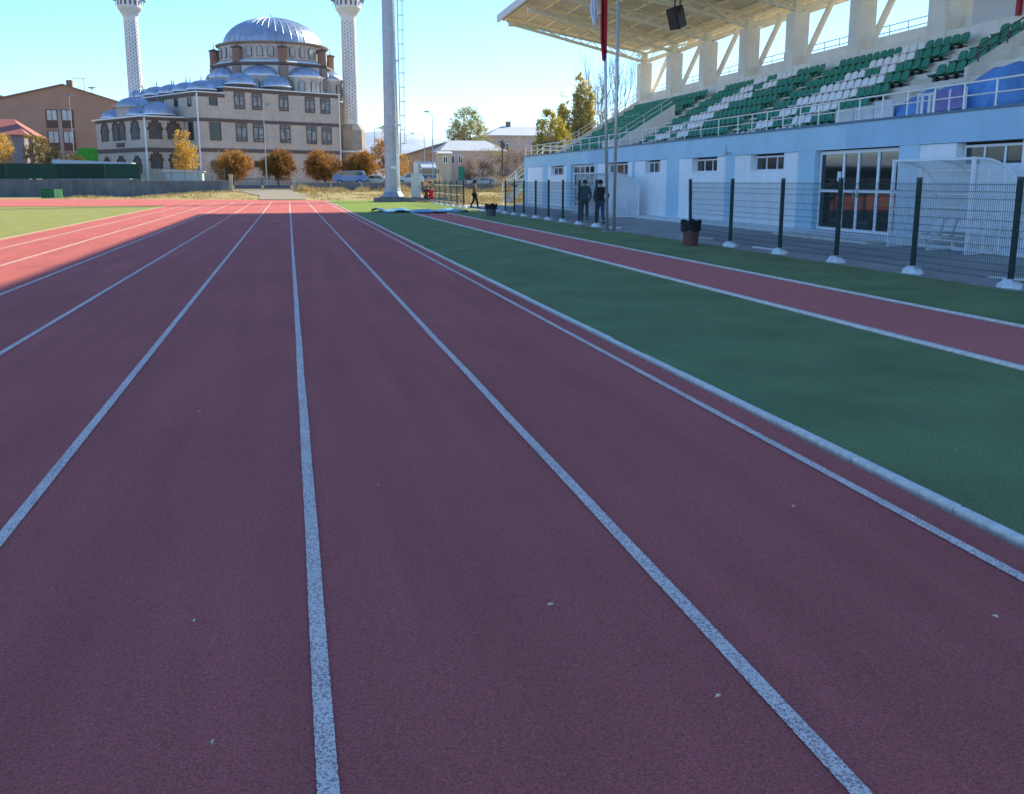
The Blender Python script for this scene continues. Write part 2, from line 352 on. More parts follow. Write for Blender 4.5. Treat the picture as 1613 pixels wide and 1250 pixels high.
# y ranges of white recesses, doors
REC = [(56.4, 60.2, None), (51.3, 55.3, (52.0, 54.6)), (41.0, 45.9, (41.6, 44.6)), (36.95, 40.7, (37.75, 39.45)), (31.6, 35.75, (32.35, 34.55)), (26.7, 30.95, (27.6, 29.8)), (14.2, 21.05, (17.7, 19.75)), (8.5, 12.8, None)]
DOORS = [(46.4, 50.5), (21.82, 25.75)]
solid = MB()
solid.box(XW, 14.6, NY, FY, FL, ZT)
op = sorted([(a, b) for a, b, _ in REC] + DOORS); y = NY
for a, b in op:
    if a > y: solid.box(XW, 14.6, y, a, .12, FL - .002)
    y = b
solid.box(XW, 14.6, y, FY, .12, FL - .002)
link('front_wall', solid, BLUE, G)
link('coping', MB().box(XW - .04, 14.7, NY, FY + .04, ZT + .002, ZT + .05), mat('blue_coping', (.12, .20, .28), .6, .1, 2), G)
link('fascia_panel', MB().box(XW - .012, XW - .002, NY, 24.2, FL + .0, ZT - .01), BLUE2, G)
link('fascia_panel', MB().box(XW - .012, XW - .002, 44.2, 47.4, FL + .0, ZT - .01), BLUE2, G)
link('end_wall', MB().box(14.602, 21.5, FY - .3, FY, 0, 2.7), BLUE, G)
link('plinth', MB().box(XW - .55, XW - .002, NY, FY + .3, 0, .10).box(XW - .05, 14.6, NY, FY, .102, .13), mat('pale_plinth', (.68, .71, .72), .85, .1, 3), G)
for a, b, wnd in REC:
    p = MB(); ze = .13
    if wnd:
        z0 = 1.70 if wnd[1] < 40 or wnd[0] > 50 else 1.62
        if wnd[0] > 50 or wnd[0] < 40 or True:
            p.box(XW + .03, 14.5, a, wnd[0], ze, FL - .01); p.box(XW + .03, 14.5, wnd[1], b, ze, FL - .01); p.box(XW + .03, 14.5, wnd[0], wnd[1], ze, z0)
            link('white_panel', p, WHITEP, G)
            fr = MB(); x0, x1 = XW + .2, XW + .26; y0, y1 = wnd[0] + .04, wnd[1] - .04; zt = FL - .06; zb = z0 + .02
            n = 3
            fr.box(x0, x1, y0, y1, zb, zb + .05); fr.box(x0, x1, y0, y1, zt - .05, zt)
            for i in range(n + 1):
                yy = y0 + (y1 - y0 - .05) * i / n; fr.box(x0 + .001, x1 - .001, yy, yy + .055, zb + .05, zt - .05)
            wf = link('window', fr, PVC, G)
            link('pane', MB().box(x0 + .02, x0 + .03, y0 + .05, y1 - .05, zb + .05, zt - .05), GLS2, wf)
            link('sill', MB().box(XW + .02, XW + .2, wnd[0] + .002, wnd[1] - .002, z0 + .001, z0 + .018), PALE, wf)
            link('dark_window_backing', MB().box(XW + .27, XW + .31, wnd[0], wnd[1], z0, FL), DARK, wf)  # dark sheet standing for the unlit room behind the window
    else:
        p.box(XW + .03, 14.5, a, b, ze, FL - .01); link('white_panel', p, WHITEP, G)
for a, b in DOORS:
    fr = MB(); x0, x1 = XW + .14, XW + .2; zb, zt = .14, FL - .03; zm = 1.17; n = 4
    ys = [a + .03, a + .27 * (b - a), a + .50 * (b - a), a + .68 * (b - a), b - .03] if a < 30 else [a + .03, a + .3 * (b - a), a + .5 * (b - a), a + .7 * (b - a), b - .03]
    fr.box(x0, x1, a + .03, b - .03, zb, zb + .08); fr.box(x0, x1, a + .03, b - .03, zt - .08, zt); fr.box(x0 - .002, x1 - .002, a + .03, b - .03, zm - .04, zm + .04)
    for i, yy in enumerate(ys):
        hw = .05 if i in (1, 2, 3) else .04; yy = min(max(yy, a + .05), b - .07)
        fr.box(x0 + .003, x1 - .003, yy - hw, yy + hw, zb + .08, zm - .04); fr.box(x0 + .003, x1 - .003, yy - hw, yy + hw, zm + .04, zt - .08)
    d = link('glazed_door', fr, PVC, G)
    link('pane', MB().box(x0 + .025, x0 + .035, a + .05, b - .05, zb + .05, zt - .05), GLS, d)
    hy = ys[2]; link('handle', MB().tube([(x0 - .04, hy - .09, 1.0), (x0 - .04, hy - .09, 1.2)], .012).tube([(x0 - .04, hy + .09, 1.0), (x0 - .04, hy + .09, 1.2)], .012), GALV, d)
    link('dark_door_backing', MB().box(XW + .21, 14.6, a, b, .13, FL), DARK, G)  # dark block standing for the unlit space behind the door
link('paper_notice', MB().box(XW + .155, XW + .163, 24.62, 24.80, 1.42, 1.66), mat('paper', (.7, .72, .74), .8, .05, 5), G)
link('doorstep', MB().box(XW - 1.05, XW - .56, 21.2, 25.9, 0, .08), TERR, G)
link('bracket_lamp', MB().tube([(XW - .01, 31.2, 2.30), (XW - .18, 31.2, 2.30), (XW - .18, 31.2, 2.52)], .02).tube([(XW - .18, 31.2, 2.34), (XW - .18, 31.2, 2.22)], .05), GALV, G)
# downpipes on the blue front
for yy in (56.1, 46.15, 31.28, 26.35): pass
# terraces
RX0 = 14.95; PIT = .62; RISE = .372; NR = 8; Z0 = 2.56
tr = MB()
prof = [(14.6, 2.4), (14.6, Z0 + .0)]
for k_ in range(NR):
    x = RX0 - .15 + k_ * PIT; prof += [(x, Z0 + k_ * RISE - (RISE if k_ else 0)), (x, Z0 + k_ * RISE)] if k_ else [(x, Z0)]
prof += [(20.0, Z0 + (NR - 1) * RISE), (20.0, 2.4)]
clean = []
for q in prof:
    if not clean or (abs(q[0] - clean[-1][0]) + abs(q[1] - clean[-1][1])) > 1e-5: clean.append(q)
tr.prism([(x, NY, z) for x, z in clean], (0, 57.9 - NY, 0))
link('terrace', tr, TERR, G)
link('front_gallery_floor', MB().box(14.0, 14.6, NY, FY - .31, 2.4, Z0 - .004), TERR, G)
link('terrace_body', MB().box(14.61, 21.4, NY, 57.8, .2, 2.39), CONC, G)
# aisle steps
AIS = [(34.85, 35.9), (26.25, 27.35), (45.45, 46.7)]
for a, b in AIS:
    st = MB()
    for k_ in range(NR - 1):
        x = RX0 - .15 + (k_ + 1) * PIT; z = Z0 + k_ * RISE; st.box(x - .3, x - .002, a + .05, b - .05, z + .001, z + RISE * .5)
    link('aisle_steps', st, mat('step_concrete', (.58, .53, .46), .85, .1, 2), G)
# rear parapet, columns, braces, rear rail
link('rear_parapet', MB().box(20.005, 21.35, NY, 58.9, 4.9, 5.93).box(20.6, 21.352, NY, 58.902, 5.93, 6.38), CREAM, G)
cols = [58.35, 53.6, 49.05, 44.45, 40.0, 35.1, 30.3, 25.3, 20.6, 15.9, 11.2]
def zroof(x): return 10.32 - (x - 12.0) * .187 if x < 20.3 else 8.77 + (x - 20.3) * .235
XR = 27.6  # rear roof lengthened here to block sun coming in above the parapet
for i, yc in enumerate(cols):
    c = link('column', MB().box(19.95, 20.62, yc - .72, yc, 5.35, 8.02), CREAM, G) if yc > 32 else link('column', MB().box(19.93, 21.0, yc - .95, yc, 5.35, 8.6), CREAM, G)
    bevel(c, .02)
for i, yc in enumerate(cols):
    yb = yc - .35; T = MB()
    # steel post on the column, bottom chord to the front, lattice webs
    T.box(20.12, 20.42, yb - .14, yb + .14, 8.02, zroof(20.27) - .25)
    f = Vector((12.35, yb, zroof(12.35) - .3)); b = Vector((20.2, yb, 8.12)); r_ = Vector((24.6, yb, zroof(24.6) - .2))
    T.tube([f, b], .085, 8); T.tube([b, r_], .085, 8)
    T.tube([(12.2, yb, zroof(12.2) - .2), (20.3, yb, zroof(20.3) - .2), (27.4, yb, zroof(27.4) - .2)], .075, 8)
    n = 9
    for q in range(n):
        u0 = q / n; u1 = (q + .5) / n; u2 = (q + 1) / n
        pb0 = f.lerp(b, u0); pt = Vector((f.x + (b.x - f.x) * u1, yb, 0)); pt.z = zroof(pt.x) - .2; pb1 = f.lerp(b, u2)
        if q > 0: T.tube([pb0, pt], .026, 5)
        T.tube([pt, pb1], .026, 5)
    for q in range(4):
        pb = b.lerp(r_, (q + .4) / 4.4); pt = Vector((pb.x + .3, yb, zroof(pb.x + .3) - .2)); T.tube([pb, pt], .024, 5)
    T.box(12.3, 12.75, yb - .12, yb + .12, zroof(12.5) - .42, zroof(12.5) - .14)
    # knee braces spreading to both sides under the purlins
    for s_ in (-1, 1):
        T.tube([(19.3, yb, 8.35), (16.2, yb + s_ * 2.1, zroof(16.2) - .12)], .05, 6)
        T.tube([(20.27, yb, 8.5), (20.27, yb + s_ * 1.6, zroof(20.27) - .12)], .04, 6)
    link('roof_truss', T, STEEL, G)
    B = MB(); B.tube([(20.75, yb, 6.36), (21.75, yb, 8.5)], .13, 10); B.tube([(20.75, yb, 6.2), (20.78, yb, 6.5)], .17, 8)
    B.tube([(20.5, yb, 8.1), (22.5, yb, 8.86)], .075, 8); B.box(21.6, 21.9, yb - .09, yb + .09, 8.4, 8.72)
    link('raking_brace', B, CREAM, G)
for k_ in range(15):
    x = 12.15 + k_ * 1.1
    if x < 27.6: link('purlin', MB().box(x - .045, x + .045, NY, 58.7, zroof(x) - .13, zroof(x) - .015), STEEL, G)
ws = MB()
for k_ in range(16):                                                  # cross bracing flat under the sheet
    y0 = 12 + k_ * 3
    for (xa, xb) in ((13.0, 16.5), (16.5, 19.8)):
        ws.tube([(xa, y0, zroof(xa) - .16), (xb, y0 + 2.9, zroof(xb) - .16)], .025, 5)
link('wind_bracing', ws, STEEL, G)
# roof sheet with ribs
rs = MB(); n = 210; y0_, y1_ = NY, 58.9; vs = []; fs = []
for i in range(n + 1):
    y = y0_ + (y1_ - y0_) * i / n; dz = .03 if i % 2 else 0
    for x in (11.95, 20.3, XR): vs += [(x, y, zroof(x) + dz), (x, y, zroof(x) + dz + .05)]
for i in range(n):
    a = i * 6; b = a + 6
    fs += [(a, b, b + 2, a + 2), (a + 2, b + 2, b + 4, a + 4), (a + 1, a + 3, b + 3, b + 1), (a + 3, a + 5, b + 5, b + 3), (a, a + 1, b + 1, b), (a + 4, b + 4, b + 5, a + 5)]
for a in (0, n * 6): fs += [(a, a + 2, a + 3, a + 1), (a + 2, a + 4, a + 5, a + 3)]
link('roof', rs.add(vs, fs), SHEET, G)
link('roof_fascia', MB().box(11.84, 11.95, NY, 59.0, zroof(11.95) - .18, zroof(11.95) + .2), EDGE, G)
g_ = MB(); g_.prism([(11.96, 58.902, zroof(11.96) - .02), (20.3, 58.902, zroof(20.3) - .02), (20.3, 58.902, zroof(20.3) + .13), (11.96, 58.902, zroof(11.96) + .13)], (0, .06, 0)).prism([(20.301, 58.902, zroof(20.3) - .02), (XR, 58.902, zroof(XR) - .02), (XR, 58.902, zroof(XR) + .13), (20.301, 58.902, zroof(20.3) + .13)], (0, .06, 0)); link('gable_trim', g_, EDGE, G)
link('gutter', MB().box(XR + .01, XR + .2, NY, 59.0, zroof(XR) - .25, zroof(XR) + .1), EDGE, G)
rr = MB()
for z in (6.62, 6.84): rr.tube([(21.2, NY, z), (21.2, 58.6, z)], .018, 6)
for k_ in range(44): rr.tube([(21.2, 8 + k_ * 1.15, 6.38), (21.2, 8 + k_ * 1.15, 6.84)], .018, 6)
link('rear_rail', rr, GALV, G)
# far end: sloped edge parapet with rail
def slope_wall(y, x0, x1, dz0, dz1, th=.12, name='sloped_parapet', m=CREAM):
    zz = lambda x: Z0 + (x - RX0) / PIT * RISE
    q = MB().prism([(x0, y, zz(x0) + dz0), (x1, y, zz(x1) + dz0), (x1, y, zz(x1) + dz1), (x0, y, zz(x0) + dz1)], (0, th, 0)); return link(name, q, m, G)
slope_wall(57.9, 14.6, 19.94, -.6, .42)
slope_wall(46.72, 14.62, 17.9, -.5, .62)
slope_wall(24.15, 17.15, 19.9, -.6, .40, m=TERR)
er = MB()
zz = lambda x: Z0 + (x - RX0) / PIT * RISE
for (yy, x0, x1, d0) in ((57.96, 14.7, 19.8, .42), (46.78, 14.7, 17.8, .62)):
    for dd in (.2, .42): er.tube([(x0, yy, zz(x0) + d0 + dd), (x1, yy, zz(x1) + d0 + dd)], .017, 6)
    x = x0
    while x < x1: er.tube([(x, yy, zz(x) + d0 - .05), (x, yy, zz(x) + d0 + .42)], .017, 6); x += .85
link('slope_rail', er, STEEL, G)
link('gallery_end_block', MB().box(14.2, 14.6, 44.4, 46.2, Z0, Z0 + .68), CREAM, G)
# booth wall rising behind the nearest seats, red strip, stair balustrade
link('booth_wall', MB().box(20.02, 20.6, 20.3, 28.2, 5.2, 8.9), mat('booth_plaster', (.66, .64, .64), .85, .05, 1, big=.05), G)
link('booth_red_strip', MB().box(19.9, 20.0, 26.0, 26.14, 5.9, 7.6), mat('red_paint', (.42, .012, .03), .5, .1, 3), G)
sb = MB(); yb = 24.1
for dd in (.18, .36): sb.tube([(17.3, yb, zz(17.3) + .40 + dd), (20.1, yb, zz(20.1) + .40 + dd)], .02, 6)
for x in (17.4, 18.2, 19.0, 19.8): sb.tube([(x, yb, zz(x) + .38), (x, yb, zz(x) + .76)], .022, 6)
link('stair_handrail', sb, mat('dark_handrail', (.10, .09, .09), .5, .1, 3), G)
link('terrace_ledge', MB().box(14.25, 14.95, 10, 26.2, Z0 - .0, Z0 + .72 - .36), mat('white_ledge', (.8, .8, .82), .8, .06, 2), G)
# outside stair at the far end
OS = thing('outdoor_stair', (14.5, 62.6, 0), 'pale open steps climbing the far end of the blue grandstand', 'staircase')
for k_ in range(9): link('tread', MB().box(12.9 + k_ * .3, 13.35 + k_ * .3, 61.5, 62.9, .42 + k_ * .27, .50 + k_ * .27), TERR, OS)
q = MB()
for yy in (61.52, 62.8): q.prism([(12.8, yy, .15), (13.1, yy, .15), (15.6, yy, 2.35), (15.6, yy, 2.7)], (0, .08, 0))
link('stringer', q, TERR, OS)
q = MB()
for zq in (.35, .6, .85): q.tube([(12.9, 62.9, .45 + zq), (15.6, 62.9, 2.7 + zq)], .02, 6); q.tube([(15.6, 62.9, 2.7 + zq), (19, 62.9, 2.7 + zq)], .02, 6)
for k_ in range(4): q.tube([(12.95 + k_ * .85, 62.9, .5 + k_ * .71), (12.95 + k_ * .85, 62.9, 1.35 + k_ * .71)], .02, 6)
link('handrail', q, STEEL, OS)
# front railing
RL = thing('front_railing', (XW + .05, 40, ZT), 'pale metal railing along the front edge of the stand above the blue wall', 'railing')
for i, z in enumerate((3.42, 3.16)):
    link('rail', MB().tube([(XW + .06, 10, z), (XW + .06, 60.9, z)], .022 if i == 0 else .015, 6), INOX, RL)
y = 10.5
while y < 61:
    link('post', MB().tube([(XW + .06, y, ZT + .05), (XW + .06, y, 3.42)], .02, 6), INOX, RL); y += 1.02 if y < 30 else 1.5

# ------------------------------------------------------------------ seats
def seat_parts():
    back = MB(); vs = []; fs = []; n = 6; W = .180                     # curved back with a rounded top
    rows = [(.02, .075, .9), (.045, .13, 1), (.07, .235, 1), (.08, .30, .94), (.084, .332, .72)]
    for th in (0, .028):
        for (bx, z, wk) in rows:
            for i in range(n + 1):
                a = (i / n - .5) * 2; vs.append((.15 + bx + th - .05 * a * a, a * W * wk, .19 + z - .03 * abs(a) ** 3 * (z > .25)))
    m = len(rows) * (n + 1); c = n + 1
    for j in range(len(rows) - 1):
        for i in range(n):
            a = j * c + i; fs.append((a, a + c, a + c + 1, a + 1)); fs.append((m + a, m + a + 1, m + a + c + 1, m + a + c))
    for j in range(len(rows) - 1):
        fs.append((j * c, m + j * c, m + (j + 1) * c, (j + 1) * c)); a = j * c + n; fs.append((a, a + c, m + a + c, m + a))
    j = (len(rows) - 1) * c
    for i in range(n): fs.append((j + i, m + j + i, m + j + i + 1, j + i + 1)); fs.append((i, i + 1, m + i + 1, m + i))
    back.add(vs, fs)
    pan = MB(); pan.prism([(-.16, -.165, .215), (-.20, -.11, .20), (-.20, .11, .20), (-.16, .165, .215), (.17, .16, .19), (.17, -.16, .19)], (0, 0, .03))
    pan.box(-.12, .12, -.16, -.14, .17, .205); pan.box(-.12, .12, .14, .16, .17, .205)
    br = MB(); br.box(-.02, .1, -.03, .03, 0, .17); br.box(.02, .18, -.14, .14, .10, .125)
    return back, pan, br
sbk, span_, sbr = seat_parts()
def seat_proto(m, name):
    t = thing('stadium_seat', (0, 0, 0), name, 'seat'); link('backrest', sbk, m, t, world=False); link('seat_pan', span_, m, t, world=False); link('bracket', sbr, BLACK if m is SGREEN else GALV, t, world=False); return t
one = MB(); one.add(sbk.v, sbk.f); one.add(span_.v, span_.f); one.add(sbr.v, sbr.f)
WB = {7: [(29.85, 31.06)], 6: [(30.6, 31.73), (29.5, 30.3)], 5: [(31.2, 32.25), (29.23, 30.16)], 4: [(28.98, 32.8)], 3: [(29.15, 33.08)], 2: [(31.9, 33.3), (29.3, 30.8)], 1: [(32.2, 33.6), (29.7, 31.1)], 0: [(32.5, 33.9), (29.8, 31.0)]}
WA = {7: [(40.65, 41.87), (38.13, 39.5)], 6: [(40.69, 41.94), (38.7, 39.9)], 5: [(39.3, 42.28)], 4: [(40.1, 42.4)], 3: [(40.1, 42.65)], 2: [(41.8, 43.25), (40.0, 41.4)], 1: [(42.1, 43.5), (40.0, 41.2)], 0: [(42.2, 43.7), (39.6, 40.65)]}
protoG = None; protos = {}
def nth(i): return ORD[i] if i <= 10 else '%dth' % i
ROWW = {0: 'lowest', 7: 'top'}
def roww(k): return ('lowest', 'second', 'third', 'fourth', 'fifth', 'sixth', 'seventh', 'top')[k] + ' row'
seatpos = []
P_ = .43
for k_ in range(NR):
    for j in range(17): seatpos.append(('B', k_, j, 34.65 - j * P_))
    for j in range(21): seatpos.append(('A', k_, j, 36.1 + j * P_))
    for j in range(4):
        if k_ >= 4: seatpos.append(('C', k_, j, 26.05 - j * P_))
A_keep = []; stuff = {True: MB(), False: MB()}
cnt = sum(1 for s_ in seatpos if s_[0] != 'A')
keepA = set(sorted([(s_[3], s_[1]) for s_ in seatpos if s_[0] == 'A'])[:298 - cnt])
rnd = random.Random(5)
meshG = bpy.data.meshes.new('stadium_seat'); meshG.from_pydata(one.v, [], one.f); meshG.materials.append(SGREEN)
meshW = bpy.data.meshes.new('stadium_seat'); meshW.from_pydata(one.v, [], one.f); meshW.materials.append(SWHITE)
for blk, k_, j, y in seatpos:
    x = RX0 + k_ * PIT + .1; z = Z0 + k_ * RISE; W_ = {'A': WA, 'B': WB, 'C': {}}[blk]
    white = any(a - .05 < y < b + .05 for a, b in W_.get(k_, []))
    col = 'white' if white else 'green'
    if blk == 'A' and (y, k_) not in keepA:
        stuff[white].M = Matrix.Translation((x, y, z)); stuff[white].add(one.v, one.f); continue
    if blk == 'A':
        o = bpy.data.objects.new('stadium_seat', meshW if white else meshG); C.objects.link(o)
        lab = '%s seat, %s from right aisle, %s of the middle seat block' % (col, nth(j + 1), roww(k_)); o['category'] = 'seat'
    else:
        if col not in protos:
            protos[col] = seat_proto(SWHITE if white else SGREEN, 'x'); o = protos[col]
        else: o = dup(protos[col])
        if blk == 'B': lab = '%s seat, %s from left, %s of the block beside the blue tarp' % (col, nth(j + 1), roww(k_))
        else: lab = 'green seat, %s from left, %s of small block above the blue tarp' % (nth(j + 1), roww(k_))
    o.location = (x, y, z); o.rotation_euler = (0, 0, rnd.uniform(-.04, .04)); o['label'] = lab; o['group'] = 'plastic seats of the grandstand'
for j in range(25):
    for k_ in range(NR):
        y = 47.1 + j * P_
        if y > 57.6 or (k_ < 1 and y < 49): continue
        white = False
        stuff[white].M = Matrix.Translation((RX0 + k_ * PIT + .1, y, Z0 + k_ * RISE)); stuff[white].add(one.v, one.f)
for kk, m in ((False, SGREEN), (True, SWHITE)):
    if stuff[kk].v:
        o = struct('distant_seats', stuff[kk], m, 'stuff'); tag(o, '%s plastic seats filling the far end of the grandstand' % ('white' if kk else 'green'), 'seats')

# ------------------------------------------------------------------ tarp, boards on the gallery
tv = []; tf = []; nx, ny = 16, 60
for j in range(ny + 1):
    y = 23.75 - 4.3 * j / ny; u = j / ny
    top = .33 + .28 * sm(0, .35, u) + .30 * sm(.6, .92, u); top *= 1 if u < .9 else max(.0, 1 - ((u - .9) / .1) ** 2.2)
    for i in range(nx + 1):
        a = i / nx; prof = [(14.62, 0), (14.66, .5), (14.85, .92), (15.3, 1.0), (15.9, .95), (16.1, .5), (16.15, 0)]
        q = a * 6; i0 = min(5, int(q)); fr = q - i0
        px = prof[i0][0] * (1 - fr) + prof[i0 + 1][0] * fr; pz = prof[i0][1] * (1 - fr) + prof[i0 + 1][1] * fr
        nn = noise.noise(Vector((px * 2.2, y * 2.2, a * 3))); n2 = noise.noise(Vector((px * 6, y * 5, a * 6)))
        tv.append((px + .10 * nn + .06 * n2, y + .07 * n2, Z0 + .37 + pz * top * 1.02 + .12 * nn * pz + .06 * n2 * pz))
for j in range(ny):
    for i in range(nx): a = j * (nx + 1) + i; tf.append((a, a + 1, a + nx + 2, a + nx + 1))
o = link('tarpaulin', MB().add(tv, tf), TARP, smooth=True); tag(o, 'crumpled blue tarpaulin draped over a heap on the stand behind the railing', 'tarpaulin')
so_ = o.modifiers.new('thick', 'SOLIDIFY'); so_.thickness = .012
bd = [('white_board', 25.0, 25.9, .36, (.62, .64, .60), 'plain white board lying in front of the first row, leftmost of the boards'),
      ('white_board', 24.05, 24.95, .37, (.60, .63, .62), 'off-white board with rusty stains, right beside the leftmost one'),
      ('white_board', 23.2, 24.0, .42, (.66, .70, .72), 'bright white board touching the left end of the blue tarp')]
for nm, a, b, h, c_, lb in bd:
    o = bevel(link(nm, MB().box(14.5, 14.56, a, b, Z0 + .37, Z0 + .37 + h).box(14.49, 14.5, a + .03, b - .03, Z0 + .40, Z0 + .42), mat('board_%d' % int(a * 10), c_, .6, .12, 3)), .01)
    tag(o, lb, 'board', 'boards stacked on the gallery')
pn = thing('sponsor_frame', (14.5, 21.6, Z0 + .36), 'white frame with a purple panel standing against the blue tarp', 'frame')
q = MB()
for yy in (22.1, 21.5, 20.9, 20.35): q.box(14.47, 14.51, yy, yy + .05, Z0 + .36, Z0 + .86)
q.box(14.471, 14.509, 21.55, 22.1, Z0 + .78, Z0 + .84)
link('frame', q, PALE, pn)
link('purple_panel', MB().box(14.49, 14.5, 20.42, 21.45, Z0 + .42, Z0 + .84), mat('purple_print', (.18, .17, .42), .5, .2, 2), pn)
link('white_portal', MB().box(14.475, 14.489, 21.62, 21.72, Z0 + .37, Z0 + .78).box(14.475, 14.489, 21.9, 22.0, Z0 + .37, Z0 + .78), PALE, pn)

# ------------------------------------------------------------------ loudspeaker under the roof
LS = thing('loudspeaker', (16.05, 42, 8.0), 'black loudspeaker hanging under the grandstand roof', 'loudspeaker')
q = MB(); q.M = Matrix.Translation((16.05, 42, 8.05)) @ Matrix.Rotation(R(28), 4, 'Z') @ Matrix.Rotation(R(-22), 4, 'Y')
q.prism([(-.3, -.28, -.42), (.3, -.2, -.42), (.3, .2, -.42), (-.3, .28, -.42)], (0, 0, .84)); bevel(link('cabinet', q, BLACK, LS), .03)
q2 = MB(); q2.M = q.M; q2.box(-.325, -.301, -.23, .23, -.36, .36); link('grille', q2, mat('speaker_grille', (.04, .035, .035), .7, .3, 60), LS)
q3 = MB(); q3.tube([(16.05, 41.7, 8.2), (16.05, 41.7, zroof(16.05) - .1)], .03).tube([(16.05, 42.3, 8.2), (16.05, 42.3, zroof(16.05) - .1)], .03).tube([(16.05, 41.7, 8.42), (16.05, 42.3, 8.42)], .03); link('yoke', q3, BLACK, LS)

# ------------------------------------------------------------------ welded mesh fences
def panel(L_, h=1.3, z0=.1, sp=.043, r=.0028, feet=0.0):
    q = MB(); n = int(L_ / sp)
    def bend(z):
        t = 0
        for bz in (z0 + .16, z0 + .62, z0 + 1.12): t = max(t, .03 * max(0, 1 - abs(z - bz) / .05))
        return -t
    zs = [z0]
    for bz in (z0 + .16, z0 + .62, z0 + 1.12): zs += [bz - .05, bz, bz + .05]
    zs.append(z0 + h)
    for i in range(n + 1):
        y = L_ * i / n; q.tube([(bend(z), y, z) for z in zs], r, 3, cap=False)
    for z in [z0 + .02, z0 + .11, z0 + .21, z0 + .33, z0 + .45, z0 + .57, z0 + .67, z0 + .79, z0 + .91, z0 + 1.07, z0 + 1.17, z0 + 1.27]:
        q.tube([(bend(z) - .004, 0, z), (bend(z) - .004, L_, z)], r * 1.25, 3, cap=False)
    return q
def lump(cx, cy, s_, seed):
    rn = random.Random(seed); q = MB(); pr = [(s_ * 1.0, 0), (s_ * 1.05, .03), (s_ * .92, .085), (s_ * .6, .13), (s_ * .25, .142)]
    q.lathe(pr, 9, (cx, cy, -.01)); q.v = [(x + rn.uniform(-.02, .02), cy + (y - cy) * 1.25 + rn.uniform(-.02, .02), z + rn.uniform(-.008, .008)) for x, y, z in q.v]; return q
def fence(posts, X, label, near, lean=None, miss=()):
    F_ = thing('mesh_fence', (X, sum(posts) / len(posts), 0), label, 'fence')
    for i, y in enumerate(posts):
        q = MB(); t = .03
        dx = .0 if i != lean else .0; dy = .0 if i != lean else .12
        q.prism([(X - t, y - t, 0), (X + t, y - t, 0), (X + t, y + t, 0), (X - t, y + t, 0)], (dx, dy, 1.45))
        link('post', q, POSTG, F_)
        link('cap', MB().box(X - t - .004 + dx, X + t + .004 + dx, y - t - .004 + dy, y + t + .004 + dy, 1.452, 1.47), BLACK, F_)
        link('footing', lump(X, y, .15, i + int(X * 10 + y)), mat('pale_concrete_lump', (.72, .74, .76), .9, .12, 6, .4, 30), F_, smooth=False)
    for i in range(len(posts) - 1):
        if i in miss: continue
        a, b = posts[i + 1], posts[i]
        q = panel(b - a - .04, sp=.043 if near else .09, r=.0033 if near else .0045); q.v = [(x + X - .035, y + a + .02, z) for x, y, z in q.v]
        link('wire_panel', q, WIRE, F_)
    return F_
fence([23.25, 20.95, 18.6, 16.45, 14.15, 11.92, 9.6], 9.4, 'green welded wire fence on concrete lumps in front of the glazed doors', True, lean=0)
fence([45.1, 43.2, 41.4, 39.3, 37.25, 35.2, 33.1, 31.15], 9.42, 'dark green wire fence left of the flagpoles in front of the far dugout', False)
fence([66.6, 64.4, 62.1, 59.8, 57.6, 55.3], 9.25, 'short wire fence left of the walking man, behind the blue mat', False)

# ------------------------------------------------------------------ flagpoles and flags
for i, (x, y, lx_, lb) in enumerate([(8.80, 28.0, -.26, 'slim metal flagpole carrying the white and red flags, left one of the pair'), (8.97, 27.9, 0.0, 'slim metal flagpole without flag, right one of the pair beside the bin')]):
    f = thing('flagpole', (x, y, 0), lb, 'flagpole', 'flagpoles by the fence')
    link('pole', MB().tube([(x, y, .02), (x + lx_ * .4, y, 3.5), (x + lx_, y, 8.6)], [.045, .04, .03], 12), mat('brushed_pole', (.50, .48, .46), .35, .1, 8, metal=.5), f, smooth=True)
    link('base_plate', MB().box(x - .14, x + .14, y - .14, y + .14, .012, .035), GALV, f)
    link('finial', MB().lathe([(.02, 0), (.05, .03), (.05, .07), (.01, .1)], 10, (x + lx_, y, 8.6)), GALV, f)
    link('halyard', MB().tube([(x - .06, y, 1.0), (x - .05 + lx_, y, 8.5)], .004, 4), PALE, f)
def flag(x, y, ztop, zbot, wdt, m, name, lb, seed, lean):
    vs = []; fs = []; n, mm = 14, 24; rn = random.Random(seed)
    for j in range(mm + 1):
        t_ = j / mm; z = ztop + (zbot - ztop) * t_; ww = wdt * (.35 + .65 * math.sin(min(1, t_ * 1.3) * math.pi / 2)) * (1 if t_ < .82 else 1 - (t_ - .82) * 3.2)
        for i in range(n + 1):
            a = i / n; vs.append((x - .02 - a * ww * .75 + lean * t_ + .035 * math.sin(a * 13 + t_ * 3 + seed), y + .07 * math.sin(a * 16 + t_ * 2.5) + a * ww * .25, z - .25 * a * t_ * (1 if t_ > .6 else .4)))
    for j in range(mm):
        for i in range(n): a = j * (n + 1) + i; fs.append((a, a + 1, a + n + 2, a + n + 1))
    o = link(name, MB().add(vs, fs), m, smooth=True); s_ = o.modifiers.new('thick', 'SOLIDIFY'); s_.thickness = .004; tag(o, lb, 'flag'); return o
flag(8.52, 28.0, 7.9, 5.75, .30, mat('white_flag_cloth', (.62, .66, .76), .8, .1, 3, col2=(.72, .74, .82)), 'flag', 'limp white flag with faint pink print hanging on the left flagpole', 1, -.06)
flag(8.66, 27.93, 8.0, 4.85, .17, mat('red_flag_cloth', (.40, .015, .03), .75, .2, 3), 'flag', 'limp dark red flag wrapped down the left flagpole', 4, .0)

